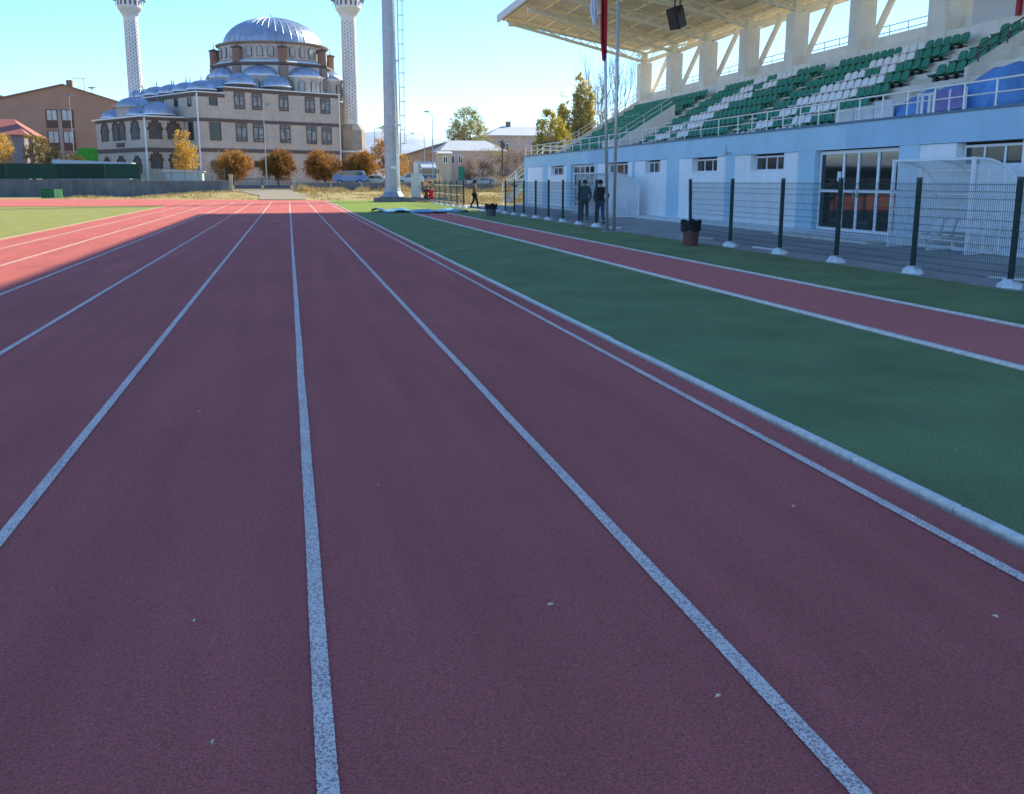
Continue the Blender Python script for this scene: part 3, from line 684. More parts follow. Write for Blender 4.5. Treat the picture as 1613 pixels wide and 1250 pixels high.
# ------------------------------------------------------------------ dugouts
ACR = clear('clear_dugout_sheet', (.84, .87, .88), .38)
def dugout(y0, y1, X0, dep, H_, label, nseat):
    D = thing('team_dugout', ((X0 + dep / 2), (y0 + y1) / 2, 0), label, 'dugout', 'dugouts before the stand')
    ztop = H_; arc = []
    for i in range(11):
        a = math.pi / 2 * i / 10; arc.append((X0 + .12 + (dep - .12) * math.sin(a), H_ * .62 + (H_ * .38) * math.cos(a)))
    arc = [(X0, ztop)] + arc
    for yy in (y0, (y0 + y1) / 2, y1):
        q = MB(); r = .028
        if yy != (y0 + y1) / 2: q.box(X0 - .03, X0 + .03, yy - .03, yy + .03, .03, ztop + .03)
        q.tube([(x, yy, z) for x, z in arc] + [(X0 + dep, yy, .03)], r, 6); q.box(X0 + .031, X0 + dep, yy - .02, yy + .02, .03, .07)
        link('arched_rib', q, PVC, D)
    q = MB()
    for (x, z) in (arc[0], arc[6], arc[-1], (X0 + dep, .05)): q.box(x - .02, x + .02, y0 + .031, y1 - .031, z - .02, z + .02)
    q.box(X0 + dep - .02, X0 + dep + .02, y0 + .03, y1 - .03, .85, .88)
    link('rail', q, PVC, D)
    vs = []; fs = []
    pr = arc + [(X0 + dep, .1)]
    for (x, z) in pr: vs += [(x, y0 + .03, z + .022), (x, y1 - .03, z + .022)]
    for i in range(len(pr) - 1): fs.append((2 * i, 2 * i + 1, 2 * i + 3, 2 * i + 2))
    o = link('clear_canopy', MB().add(vs, fs), ACR, D); s_ = o.modifiers.new('t', 'SOLIDIFY'); s_.thickness = .008
    for yy in (y0, y1):
        q = MB().prism([(X0 + .04, yy - .005, .08)] + [(x, yy - .005, z - .03) for x, z in arc[1:]] + [(X0 + dep - .03, yy - .005, .08)], (0, .01, 0)); link('side_sheet', q, ACR, D)
        q = MB(); q.box(X0 + .03, X0 + dep - .02, yy - .012, yy + .012, .80, .83)
        for xx in (X0 + dep * .33, X0 + dep * .66): q.box(xx - .012, xx + .012, yy - .013, yy + .013, .07, H_ * .9)
        link('side_bar', q, PVC, D)
    bx = X0 + dep * .62
    for i in range(nseat):
        yy = y0 + .3 + (y1 - y0 - .6) * (i + .5) / nseat
        q = MB(); q.M = Matrix.Translation((bx, yy, .12)); q.add(sbk.v, sbk.f); q.add(span_.v, span_.f); link('bench_seat', q, mat('pale_bench_plastic', (.66, .68, .70), .5, .05, 3), D)
    q = MB(); q.box(bx - .05, bx + .0, y0 + .3, y1 - .3, .18, .22)
    for i in range(3): yy = y0 + .35 + (y1 - y0 - .7) * i / 2; q.box(bx - .03, bx + .03, yy - .02, yy + .02, .02, .22); q.box(bx - .2, bx + .2, yy - .02, yy + .02, .012, .04)
    link('bench_frame', q, PVC, D)
dugout(17.5, 20.15, 12.75, 1.05, 1.84, 'white framed clear dugout with arched roof, the near one behind the fence', 5)
dugout(38.9, 43.6, 12.15, 1.35, 1.74, 'clear arched dugout with white frame, the far one behind the two walkers', 8)

# ------------------------------------------------------------------ bins
def bin_(x, y, h, r, m, lb, bag=True):
    B = thing('waste_bin', (x, y, 0), lb, 'bin')
    link('bucket', MB().lathe([(r * .78, .012), (r * .8, .05), (r * .98, h * .72), (r * 1.02, h * .74), (r * 1.02, h * .77), (r * .94, h * .77), (r * .75, .08)], 24, (x, y, 0)), m, B, smooth=False)
    vs = []; fs = []; n = 36; rn = random.Random(2)
    pr = [(1.12, .60), (1.14, .70), (1.1, .84), (1.12, .96), (1.0, 1.0), (.86, .96), (.8, .7)] if bag else [(1.05, .76), (1.07, .84), (1.06, .97), (1.0, 1.0), (.9, .96), (.85, .7)]
    for j, (k_, z) in enumerate(pr):
        for i in range(n):
            a = 2 * math.pi * i / n; w_ = .04 * math.sin(a * 7 + j) + .05 * rn.uniform(-1, 1)
            vs.append((x + r * (k_ + w_) * math.cos(a), y + r * (k_ + w_) * math.sin(a), h * z + h * .05 * math.sin(a * 5 + j * .6) + (h * .04 * rn.uniform(-1, 1))))
    for j in range(len(pr) - 1):
        for i in range(n): fs.append((j * n + i, j * n + (i + 1) % n, (j + 1) * n + (i + 1) % n, (j + 1) * n + i))
    link('bin_bag', MB().add(vs, fs), mat('black_bag', (.012, .012, .014), .5, .3, 9, spec=.25), B)
bin_(8.72, 21.55, .56, .20, mat('red_brown_plastic', (.15, .055, .05), .55, .15, 5), 'red brown bucket bin lined with a black bag on the green turf edge')
bin_(8.12, 41.8, .50, .23, mat('grey_bin_plastic', (.10, .10, .13), .6, .15, 5), 'grey round bin at the left end of the far wire fence')

# ------------------------------------------------------------------ floodlight mast
M_ = thing('floodlight_mast', (7.2, 73.5, 0), 'tall grey tapered floodlight mast with caged ladder on concrete base', 'mast')
mx, my = 7.2, 73.5
link('shaft', MB().lathe([(.80, .36), (.78, .42), (.60, .7), (.54, 1.0), (.52, 2.2), (.50, 6), (.445, 14), (.40, 20), (.34, 30)], 12, (mx, my, 0)), GALV, M_)
link('base_flange', MB().lathe([(.92, .30), (.92, .36), (.3, .36)], 16, (mx, my, 0)), mat('dark_steel', (.10, .10, .12), .5, .1, 4), M_)
link('concrete_base', MB().box(5.9, 11.0, 72.6, 74.4, -.1, .30).box(8.3, 11.6, 71.6, 72.6, -.1, .16), mat('dark_concrete', (.20, .19, .18), .9, .15, 3), M_)
q = MB(); lx = mx + .62
for s_ in (-.13, .13): q.tube([(lx, my + s_ - .1, 3.4), (lx - .06, my + s_ - .1, 30)], .022, 5)
for i in range(88): z = 3.5 + i * .3; q.tube([(lx, my - .23, z), (lx, my + .03, z)], .013, 4)
link('ladder', q, GALV, M_)
q = MB()
for i in range(28):
    z = 4.0 + i * .95; pts = [(lx + .02 + .38 * math.sin(a), my - .1 - .3 * math.cos(a), z) for a in [math.pi * j / 8 for j in range(9)]]; q.tube(pts, .02, 4)
for a in (.8, 1.57, 2.34): q.tube([(lx + .02 + .38 * math.sin(a), my - .1 - .3 * math.cos(a), 4.0), (lx + .02 + .38 * math.sin(a), my - .1 - .3 * math.cos(a), 29.6)], .014, 4)
link('ladder_cage', q, GALV, M_)
q = MB()
for z in (5.2, 9.5, 14.2, 19): q.box(mx + .40, lx + .05, my - .14, my - .06, z, z + .12)
link('ladder_bracket', q, PALE, M_)
q = MB(); q.lathe([(1.4, 30), (1.4, 30.1)], 12, (mx, my, 0)); link('head_platform', q, GALV, M_)
for i in range(6):
    a = i * math.pi / 3; link('floodlight', MB().box(mx + 1.3 * math.cos(a) - .25, mx + 1.3 * math.cos(a) + .25, my + 1.3 * math.sin(a) - .15, my + 1.3 * math.sin(a) + .15, 30.1, 30.7), GALV, M_)
link('inspection_plate', MB().box(mx - .14, mx + .2, my - .535, my - .50, 2.28, 2.46), PALE, M_)
U = thing('utility_cabinet', (8.85, 73.2, .3), 'tall pale grey utility cabinet beside the floodlight mast', 'cabinet')
bevel(link('body', MB().box(8.52, 9.14, 72.9, 73.5, .30, 1.98), mat('pale_cabinet', (.50, .53, .50), .6, .06, 2), U), .02)
link('door', MB().box(8.57, 9.09, 72.885, 72.899, .38, 1.90), mat('pale_cabinet_door', (.54, .57, .54), .55, .06, 2), U)
link('handle', MB().box(9.0, 9.03, 72.86, 72.884, 1.0, 1.14), BLACK, U)
# blue mat left on the grass
vs = []; fs = []; nx, ny = 40, 26
for j in range(ny + 1):
    for i in range(nx + 1):
        u = i / nx; v_ = j / ny
        x = 4.0 + 4.1 * u + .25 * math.sin(v_ * 7); y = 46.9 + 3.2 * v_ + .5 * math.sin(u * 9) * (.4 + v_) + .5 * u
        z = .03 + .2 * max(0, noise.noise(Vector((x * 1.1, y * 1.0, 0)))) + .07 * abs(noise.noise(Vector((x * 4, y * 3, 2))))
        vs.append((x, y, z))
for j in range(ny):
    for i in range(nx): a = j * (nx + 1) + i; fs.append((a, a + 1, a + nx + 2, a + nx + 1))
o = link('ground_sheet', MB().add(vs, fs), mat('blue_white_sheet', (.05, .22, .42), .45, .2, .9, .4, 6, col2=(.30, .55, .62)), smooth=True)
s_ = o.modifiers.new('t', 'SOLIDIFY'); s_.thickness = .015; tag(o, 'crumpled light blue plastic sheet lying on the grass at the end of the runway', 'sheet')
for i, (x, y, h_) in enumerate([(9.6, 50.9, .03)]):
    tag(link('flat_board', MB().box(9.0, 9.9, 48.2, 49.0, .02, .06), PALE), 'pale flat board on the ground near the far end of the fence', 'board')
# long pale strips lying on the apron behind the fence
for i, (x, y, l_, a_, lb) in enumerate([(10.05, 24.4, 1.6, .10, 'long white strip lying on the asphalt between flagpoles and red bin'), (9.8, 20.0, 1.1, .05, 'white strip lying behind the fence just right of the red bin'),
        (9.75, 30.2, .8, .1, 'short pale strip on the asphalt just left of the flagpoles'), (10.2, 12.9, .7, .5, 'pale flat scrap on the gravel at the near end of the fence')]):
    q = MB(); q.M = Matrix.Translation((x, y, .014)) @ Matrix.Rotation(a_, 4, 'Z'); q.box(-.045, .045, -l_ / 2, l_ / 2, 0, .03)
    tag(bevel(link('plastic_strip', q, PALE), .006), lb, 'strip')
rnd = random.Random(77)
for x, y in [(-.36, 3.22), (-.9, 2.9), (.35, 4.6), (2.1, 3.9), (4.3, 6.1), (3.4, 4.6), (4.9, 7.6), (1.5, 6.2), (5.1, 5.3), (3.6, 9.1), (-1.6, 5.2), (2.2, 2.7), (.8, 3.1), (-.6, 6.4), (1.9, 7.9), (.5, 9.4), (-2.1, 7.2), (4.1, 4.9), (4.6, 9.4), (3.2, 6.8), (1.1, 2.4), (-.25, 2.45)]:
    q = MB(); q.M = Matrix.Translation((x, y, .02)) @ Matrix.Rotation(rnd.uniform(0, 6), 4, 'Z') @ Matrix.Rotation(.3, 4, 'X')
    q.add([(-.014, 0, 0), (0, -.006, .003), (.014, 0, 0), (0, .006, .004)], [(0, 1, 2, 3)])
    on = x > 2.84
    tag(link('dry_leaf', q, mat('leaf_scrap', (.78, .58, .38), .8, .2, 30)), 'tiny dry leaf scrap lying on the %s' % ('shaded green turf' if on else 'shaded red track'), 'leaf', 'dry leaf scraps on the %s' % ('turf' if on else 'track'))

# ------------------------------------------------------------------ people
def skin(name, vs, es, rs, m, parent, root=0):
    me = bpy.data.meshes.new(name); me.from_pydata([tuple(Vector(v) / SC) for v in vs], es, []); o = bpy.data.objects.new(name, me); C.objects.link(o)
    mo = o.modifiers.new('s', 'SKIN'); sv = me.skin_vertices[0].data
    for i, r_ in enumerate(rs):
        rr_ = r_ if isinstance(r_, tuple) else (r_, r_); sv[i].radius = (rr_[0] / SC, rr_[1] / SC); sv[i].use_root = (i == root)
    o.modifiers.new('d', 'SUBSURF').levels = 2
    dg = bpy.context.evaluated_depsgraph_get(); ev = o.evaluated_get(dg); m2 = bpy.data.meshes.new_from_object(ev)
    bpy.data.objects.remove(o); m2.polygons.foreach_set('use_smooth', [True] * len(m2.polygons)); m2.materials.clear()
    return m2
SKIN_ = mat('skin', (.42, .25, .17), .6, .06, 8); HAIR = mat('dark_hair', (.015, .012, .010), .8, .3, 30)
def join_mesh(me, mb):
    bm = bmesh.new(); bm.from_mesh(me); vs = [bm.verts.new(v) for v in mb.v]
    for f in mb.f:
        try: bm.faces.new([vs[i] for i in f])
        except ValueError: pass
    bm.to_mesh(me); bm.free()
def person(loc, rz, label, J, jacket, trousers, shoes=(.02, .02, .02), fat=1.0, hood=False):
    # J: joints in metres, local (x right, y forward): hip, chest, neck, head, and l/r knee, ankle, toe, elbow, hand
    P = thing('person', loc, label, 'person', rz=rz)
    h, ch, nk, hd = [Vector(J[k]) for k in ('hip', 'chest', 'neck', 'head')]
    mid = h.lerp(ch, .5); vs = [h, mid, ch, nk, hd + Vector((0, 0, -.04)), hd + Vector((0, .01, .07))]; rs = [(.14 * fat, .11 * fat), (.14 * fat, .10 * fat), (.16 * fat, .11 * fat), .055, .078, .068]
    es = [(0, 1), (1, 2), (2, 3), (3, 4), (4, 5)]
    side = (ch - h).normalized().cross(Vector((0, 1, 0))); side = Vector((1, 0, 0))
    def limb(pts, rr_, start):
        p = start
        for q_, r_ in zip(pts, rr_): vs.append(Vector(q_)); rs.append(r_); es.append((p, len(vs) - 1)); p = len(vs) - 1
    jv = [h + Vector((0, 0, -.12)), mid, ch, ch.lerp(nk, .75)]; jr = [(.185 * fat, .135 * fat), (.17 * fat, .125 * fat), (.185 * fat, .13 * fat), .085]; je = [(0, 1), (1, 2), (2, 3)]
    tv = [h, ]; trr = [(.15 * fat, .12 * fat)]; te = []
    hands = MB()
    for s_, k_ in ((-1, 'l'), (1, 'r')):
        hipj = h + side * s_ * .09 + Vector((0, 0, -.06)); sh = ch + side * s_ * .17 + Vector((0, 0, .09)); el = Vector(J[k_ + 'elbow']); ha = Vector(J[k_ + 'hand'])
        kn = Vector(J[k_ + 'knee']); an = Vector(J[k_ + 'ankle']); to = Vector(J[k_ + 'toe'])
        limb([hipj, kn, an, to], [.085, .055, .04, .03], 0); limb([sh, el, ha], [.055, .043, .03], 2)
        a = len(jv); jv += [sh, el, ha.lerp(el, .08)]; jr += [.082, .064, .05]; je += [(2, a), (a, a + 1), (a + 1, a + 2)]
        a = len(tv); tv += [hipj, kn, an]; trr += [.105, .078, .062]; te += [(0, a), (a, a + 1), (a + 1, a + 2)]
        d = (ha - el).normalized(); c_ = d.cross(Vector((0, 1, 0))); c_ = (Vector((0, 1, 0)) - d * d.y).normalized() if abs(d.y) < .9 else Vector((0, 0, 1))
        palm = ha + d * .05; hands.tube([ha, palm, ha + d * .09], [.026, .034, .03], 6)
        for f_ in range(4):
            o_ = c_ * (f_ - 1.5) * .018; l_ = (.07, .08, .078, .06)[f_]; nrm = d.cross(c_) * -s_
            hands.tube([ha + d * .085 + o_, ha + d * (.085 + l_ * .5) + o_ + nrm * .008, ha + d * (.085 + l_) + o_ + nrm * .03], [.009, .008, .006], 5)
        hands.tube([ha + d * .03 + c_ * .03, ha + d * .065 + c_ * .055, ha + d * .1 + c_ * .055], [.011, .01, .007], 5)
    # face
    face = MB(); fd = Vector((0, 1, 0)); H0 = hd
    face.tube([H0 + Vector((0, .085, .02)), H0 + Vector((0, .115, -.015)), H0 + Vector((0, .09, -.025))], [.012, .016, .01], 5)
    for s_ in (-1, 1): face.lathe([(.0, -.03), (.014, -.02), (.018, 0), (.012, .025), (.0, .03)], 6, tuple(H0 + Vector((s_ * .088, 0, 0)))); face.lathe([(0, -.008), (.01, 0), (0, .008)], 6, tuple(H0 + Vector((s_ * .032, .082, .02))))
    face.box(-.025, .025, .0, .004, -.004, .004); face.v[-8:] = [(x + H0.x, y + H0.y + .086, z + H0.z - .055) for x, y, z in face.v[-8:]]
    me = skin('body', vs, es, rs, None, P); ex = MB(); ex.v = [tuple(Vector(v) / SC) for v in hands.v + face.v]; ex.f = hands.f + [tuple(i + len(hands.v) for i in f) for f in face.f]
    join_mesh(me, ex); link('body', me, SKIN_, P)
    link('jacket', skin('jacket', jv, je, jr, None, P), mat('cloth_%s' % (str(jacket)), jacket, .85, .18, 12, .4, 25), P)
    link('trousers', skin('trousers', tv, te, trr, None, P), mat('cloth_%s' % (str(trousers)), trousers, .85, .18, 12), P)
    hv = MB(); hc = hd + Vector((0, -.012, .045))
    hv.lathe([(.09, -.06), (.102, -.01), (.098, .04), (.075, .075), (.03, .095), (.0, .098)], 12, (0, 0, 0)); hv.v = [(x * .95, y * 1.08 + (-.02 if z < 0 else 0), z) for x, y, z in hv.v]
    hv.v = [tuple((Vector(v) + hc) / SC) for v in hv.v]; link('hair' if not hood else 'hood', hv, HAIR, P, world=False, smooth=True)
    for k_ in ('l', 'r'):
        an = Vector(J[k_ + 'ankle']); to = Vector(J[k_ + 'toe']); d = (to - an); d.z = 0; d.normalize(); b = an + Vector((0, 0, -.05))
        q_ = MB(); q_.tube([b - d * .07, b, b + d * .1, b + d * .2], [.035, .046, .044, .03], 8); q_.v = [tuple(Vector((x, y, max(z, min(an.z, to.z) - .06))) / SC) for x, y, z in q_.v]
        link('shoe', q_, mat('shoe', shoes, .6, .2, 9), P, world=False, smooth=True)
    return P
def walk(st=.22, arms='pocket', lean=.03):
    J = dict(hip=(0, 0, .93), chest=(0, lean, 1.32), neck=(0, lean + .01, 1.49), head=(0, lean + .03, 1.61))
    J.update(lknee=(-.10, st * .75, .52), lankle=(-.09, st * 1.05, .09), ltoe=(-.10, st * 1.05 + .15, .05), rknee=(.10, -st * .1, .49), rankle=(.09, -st * 1.25, .14), rtoe=(.10, -st * 1.25 + .12, .04))
    if arms == 'pocket': J.update(lelbow=(-.30, -.10, 1.12), lhand=(-.22, .08, .96), relbow=(.30, -.10, 1.12), rhand=(.22, .08, .96))
    else: J.update(lelbow=(-.27, -.10, 1.12), lhand=(-.28, -.02, .88), relbow=(.27, .06, 1.12), rhand=(.26, .22, .93))
    return J
person((10.45, 36.0, .012), R(-8), 'man in hooded dark green coat walking away before the far dugout', walk(.14, 'swing'), (.03, .085, .085), (.035, .04, .055), fat=1.12)
person((10.0, 32.6, .012), R(6), 'man in black jacket and jeans walking away just left of the flagpoles', walk(.10, 'pocket'), (.025, .027, .035), (.05, .085, .14), fat=1.02)
person((9.78, 55.0, .0), R(-115), 'distant man in brown jacket striding right past the end of the short fence', walk(.19, 'swing'), (.14, .09, .035), (.015, .012, .02))
SIT = dict(hip=(0, 0, .28), chest=(0, .12, .68), neck=(0, .17, .84), head=(0, .19, .96), lknee=(-.2, .42, .42), lankle=(-.17, .55, .08), ltoe=(-.17, .7, .04), rknee=(.2, .42, .42), rankle=(.17, .55, .08), rtoe=(.17, .7, .04),
    lelbow=(-.34, .12, .52), lhand=(-.36, .32, .40), relbow=(.36, .1, .54), rhand=(.42, .28, .44))
person((9.78, 72.2, .17), R(10), 'person in bright red tracksuit sitting on the ground right of the grey cabinet', SIT, (.55, .02, .02), (.50, .02, .02), fat=1.15)
SIT2 = dict(SIT)
person((9.38, 72.3, .17), R(-35), 'smaller figure in dark clothes crouching between grey cabinet and red tracksuit', SIT2, (.10, .02, .03), (.03, .02, .04), fat=.8)

# ------------------------------------------------------------------ boundary walls, screen, gate
WL = thing('boundary_wall', (-40, 106, 0), 'grey rendered wall under the dark green screen at far left', 'wall')
link('wall', MB().box(-70, -13.85, 106, 106.25, -.1, 1.62), WALLG, WL); link('footing', MB().box(-70, -13.85, 105.85, 105.999, -.1, .55), WALLG, WL)
SCR = mat('green_screen', (.010, .040, .030), .8, .12, .4)
S_ = thing('fence_screen', (-40, 106.1, 1.62), 'dark green windbreak screen standing on the left grey wall', 'screen')
x = -70.0; i = 0
while x < -14.2:
    x2 = min(-13.95, x + 4.4); link('screen_panel', MB().box(x + .01, x2 - .01, 106.08 + .02 * (i % 2), 106.12 + .02 * (i % 2), 1.66, 3.08), SCR if i % 2 else mat('green_screen_b', (.014, .055, .038), .8, .12, .4), S_); x = x2; i += 1
for k_ in range(14): link('post', MB().box(-70 + k_ * 4.3, -69.93 + k_ * 4.3, 106.145, 106.2, 1.6, 3.12), POSTG, S_)
W2 = thing('boundary_wall', (-9.6, 106, 0), 'grey wall between the green screen and the iron gate', 'wall')
link('wall', MB().box(-13.8, -5.75, 106, 106.25, -.1, 1.46), WALLG, W2)
link('coping', MB().box(-13.8, -5.75, 105.97, 106.28, 1.462, 1.5), CONC, W2)
MF = thing('wall_top_fence', (-9, 106.1, 1.5), 'thin green mesh fence on top of the wall below the yellow tree', 'fence')
for k_ in range(7): link('post', MB().tube([(-13.6 + k_ * 1.25, 106.12, 1.5), (-13.6 + k_ * 1.25, 106.12, 2.72)], .03, 5), mat('faded_green', (.12, .20, .16), .6, .1, 4), MF)
q = MB()
for k_ in range(60): q.box(-13.6 + k_ * .127, -13.588 + k_ * .127, 106.11, 106.122, 1.52, 2.68)
for k_ in range(7): q.box(-13.6, -6.1, 106.10, 106.11, 1.55 + k_ * .18, 1.562 + k_ * .18)
link('mesh', q, mat('faded_green', (.12, .20, .16)), MF)
def wall_run(x0, x1, lb, h=1.28):
    W_ = thing('boundary_wall', ((x0 + x1) / 2, 106, 0), lb, 'wall'); link('wall', MB().box(x0, x1, 106, 106.25, -.1, h), WALLG, W_); link('coping', MB().box(x0, x1, 105.97, 106.28, h + .002, h + .04), CONC, W_)
    n = int((x1 - x0) / 3.1); q = MB()
    for k_ in range(n): q.box(x0 + .2 + k_ * 3.1, x0 + .45 + k_ * 3.1, 105.93, 105.969, -.1, h)
    link('pier', q, CONC, W_)
wall_run(.75, 12.3, 'low grey wall between the gate and the floodlight mast'); wall_run(12.32, 62, 'low grey wall running behind the parked truck and houses', 1.15)
GT = thing('iron_gate', (-2.5, 106.2, .5), 'dark iron double gate between two stone posts at the end of the path', 'gate')
for x in (-5.55, .55):
    bevel(link('gate_post', MB().box(x - .17, x + .17, 106.3 - .17, 106.3 + .17, .3, 2.0).box(x - .22, x + .22, 106.08, 106.52, 2.0, 2.1), STONE2, GT), .02)
for x0, x1 in ((-5.3, -2.55), (-2.5, .3)):
    q = MB(); q.box(x0, x1, 106.2, 106.25, .68, .76); q.box(x0, x1, 106.2, 106.25, 1.62, 1.68); q.box(x0, x0 + .06, 106.2, 106.25, .62, 1.75); q.box(x1 - .06, x1, 106.2, 106.25, .62, 1.75)
    n = 14
    for k_ in range(1, n): xx = x0 + (x1 - x0) * k_ / n; q.box(xx - .014, xx + .014, 106.215, 106.235, .76, 1.62)
    link('gate_leaf', q, mat('gate_iron', (.05, .055, .07), .6, .1, 4), GT)
    link('gate_panel', MB().box(x0 + .1, x1 - .1, 106.24, 106.26, .77, 1.05), mat('gate_sheet', (.10, .13, .19), .6, .1, 4), GT)
link('bottom_rail', MB().box(-5.3, .3, 106.1, 106.19, .55, .6), PALE, GT)
tag(bevel(link('green_box', MB().box(-21.0, -19.9, 96.3, 96.9, 0, .72).box(-20.95, -19.95, 96.35, 96.85, .722, .76), mat('green_box_paint', (.01, .12, .05), .6, .1, 3)), .02), 'green metal box standing before the left grey wall', 'box')
tag(bevel(link('light_green_board', MB().prism([(-19.85, 96.3, 0), (-19.3, 96.5, 0), (-19.3, 96.5, .75), (-19.85, 96.3, .75)], (0, .05, 0)), mat('lime_board', (.18, .5, .18), .6, .1, 3)), .01), 'pale green board leaning on the right side of the green box', 'board')

# ------------------------------------------------------------------ mosque
MA = R(90 - 58); A0 = (-10.3, 130.0, 1.0)
MQ = thing('mosque', A0, 'beige stone mosque with a great lead dome and many small domes', 'mosque', rz=MA)
MM = Matrix.Translation(A0) @ Matrix.Rotation(MA, 4, 'Z')          # local x = along facade, y = into depth, z above ground (1.0)
def ml(name, q, m, parent=MQ, **kw): return link(name, q, m, parent, world=False, **kw)
zb = -1.0                                                            # survey heights minus ground height
def hz(z): return z + zb
body = MB(); body.box(0, 20.38, 0, 3.0, 0, hz(11.65)); body.box(3.8, 20.38, .0, 3.0, hz(11.65), hz(12.5)); body.box(0, 20.38, 3.0, 19.5, 0, hz(11.65)); body.box(3.8, 20.38, 3.0, 19.5, hz(11.65), hz(12.5))
body = MB(); body.box(0, 20.38, 0, 19.5, 0, hz(11.62)); ml('wall', body, STONE)
ml('wall', MB().box(3.8, 20.38, .002, 19.4, hz(11.625), hz(12.45)), STONE)
ml('wall', MB().box(20.39, 24.6, 3.6, 9.0, 0, hz(12.0)), STONE2)  # sunlit yellow of this wall is painted into its stone
bn = MB(); e = .05
for z0, z1 in ((8.45, 8.85), (4.9, 5.35)): bn.box(-e, 20.38 + e, -e, 19.55, hz(z0), hz(z1))
bn.box(-e, 3.8, -e, 19.55, hz(11.3), hz(11.75)); bn.box(3.75, 20.38 + e, -e - .004, 19.45, hz(12.1), hz(12.5)); ml('stone_band', bn, BAND)
ml('cornice', MB().box(-.15, 3.72, -.15, 19.65, hz(11.76), hz(11.88)).box(3.7, 20.55, -.16, 19.6, hz(12.51), hz(12.64)), PALE)
ml('downpipe', MB().box(.02, .16, -.2, -.06, 0, hz(11.7)), PALE); ml('downpipe', MB().box(20.25, 20.37, -.2, -.06, 0, hz(12.5)), PALE); 
def rectwin(q0, q1, z0, z1, face, parent=MQ, bars=True, deep=0.0):
    """window on face 'f' (v const=face[1], spans u) or 's' (u const, spans v), looking outward"""
    fr = MB(); pn_ = MB(); w_ = .10
    def b(qb, a0, a1, c0, c1, d0, d1):
        if face[0] == 'f': qb.box(a0, a1, face[1] - d1, face[1] - d0, hz(c0), hz(c1))
        else: qb.box(face[1] - d1, face[1] - d0, a0, a1, hz(c0), hz(c1))
    b(fr, q0, q1, z0, z0 + w_, .003, .09); b(fr, q0, q1, z1 - w_, z1, .003, .09); b(fr, q0, q0 + w_, z0 + w_, z1 - w_, .003, .088); b(fr, q1 - w_, q1, z0 + w_, z1 - w_, .003, .088)
    if bars:
        mdl = (q0 + q1) / 2; b(fr, mdl - .06, mdl + .06, z0 + w_, z1 - w_, .003, .08)
        for zz_ in (z0 + .42, z1 - .45): b(fr, q0 + w_, q1 - w_, zz_ - .05, zz_ + .05, .003, .078)
        for k_ in range(1, 6):
            a = q0 + (q1 - q0) * k_ / 6; b(fr, a - .02, a + .02, z0 + w_, z0 + .38, .003, .07); b(fr, a - .02, a + .02, z1 - .4, z1 - w_, .003, .07)
    b(pn_, q0 + w_, q1 - w_, z0 + w_, z1 - w_, .002, .03)
    wd_ = ml('window', fr, BAND, parent); ml('pane', pn_, mat('curtained_pane', (.10, .11, .13), .25, .3, 1.2, col2=(.42, .42, .40)) if bars else GLS2, wd_)
F0 = ('f', 0.0)
for a, b, z0, z1 in [(5.07, 6.47, 10.07, 12.05), (7.49, 8.88, 10.07, 12.05), (11.3, 12.65, 10.1, 12.05), (15.14, 16.57, 10.07, 12.05), (17.47, 18.95, 10.05, 12.05), (5.08, 6.61, 6.22, 8.4), (7.44, 8.95, 6.2, 8.4), (11.24, 12.77, 6.19, 8.37), (15.17, 16.72, 6.15, 8.37), (17.52, 19.03, 6.15, 8.35)]:
    rectwin(a, b, z0, z1, F0)
for a, b, z0, z1 in [(1.75, 2.8, 10.32, 11.25), (1.59, 3.07, 6.25, 8.38), (7.3, 8.66, 3.15, 3.9), (1.5, 2.4, 3.2, 3.85), (11.6, 12.8, 3.15, 3.9), (15.6, 16.7, 3.15, 3.9)]: rectwin(a, b, z0, z1, F0, bars=False)
S0 = ('s', 0.0)
for a, b, z0, z1 in [(1.05, 1.95, 10.15, 11.2), (4.45, 5.4, 10.3, 11.3), (.9, 2.1, 6.25, 8.45), (8.2, 9.2, 10.3, 11.3), (12, 13, 10.3, 11.3)]: rectwin(a, b, z0, z1, S0, bars=False)
# domes
def dome(cu, cv, z, r, rise, name='small_dome', n=28, ribs=14, fin=.9, skirt=True, parent=MQ):
    q = MB(); prof = []
    for i in range(11):
        a = math.pi / 2 * i / 10; prof.append((r * math.cos(a), rise * math.sin(a)))
    q.lathe(prof, n, (cu, cv, hz(z)), cap=False)
    for k_ in range(ribs):
        a = 2 * math.pi * k_ / ribs; pts = [(cu + (r * math.cos(t_) + .01) * math.cos(a), cv + (r * math.cos(t_) + .01) * math.sin(a), hz(z) + rise * math.sin(t_)) for t_ in [math.pi / 2 * j / 8 for j in range(9)]]
        q.tube(pts, .035 if r < 4 else .05, 4, cap=False)
    d = ml(name, q, LEAD, parent, smooth=True)
    if skirt: ml('eave_ring', MB().lathe([(r * 1.0, -.16), (r * 1.13, -.14), (r * 1.13, -.02), (r * .98, .02)], n, (cu, cv, hz(z))), PALE, d)
    if skirt: ml('ring_base', MB().lathe([(r * .98, -.9), (r * .98, -.16)], n, (cu, cv, hz(z))), BAND, d)
    if fin: ml('finial', MB().lathe([(.05, 0), (.05, fin * .2), (.11, fin * .3), (.03, fin * .4), (.08, fin * .55), (.03, fin * .65), (.015, fin)], 8, (cu, cv, hz(z) + rise - .05)), mat('finial_metal', (.30, .27, .22), .4, .1, 4, metal=.6), d)
    return d
CU, CV = 16.9, 10.0
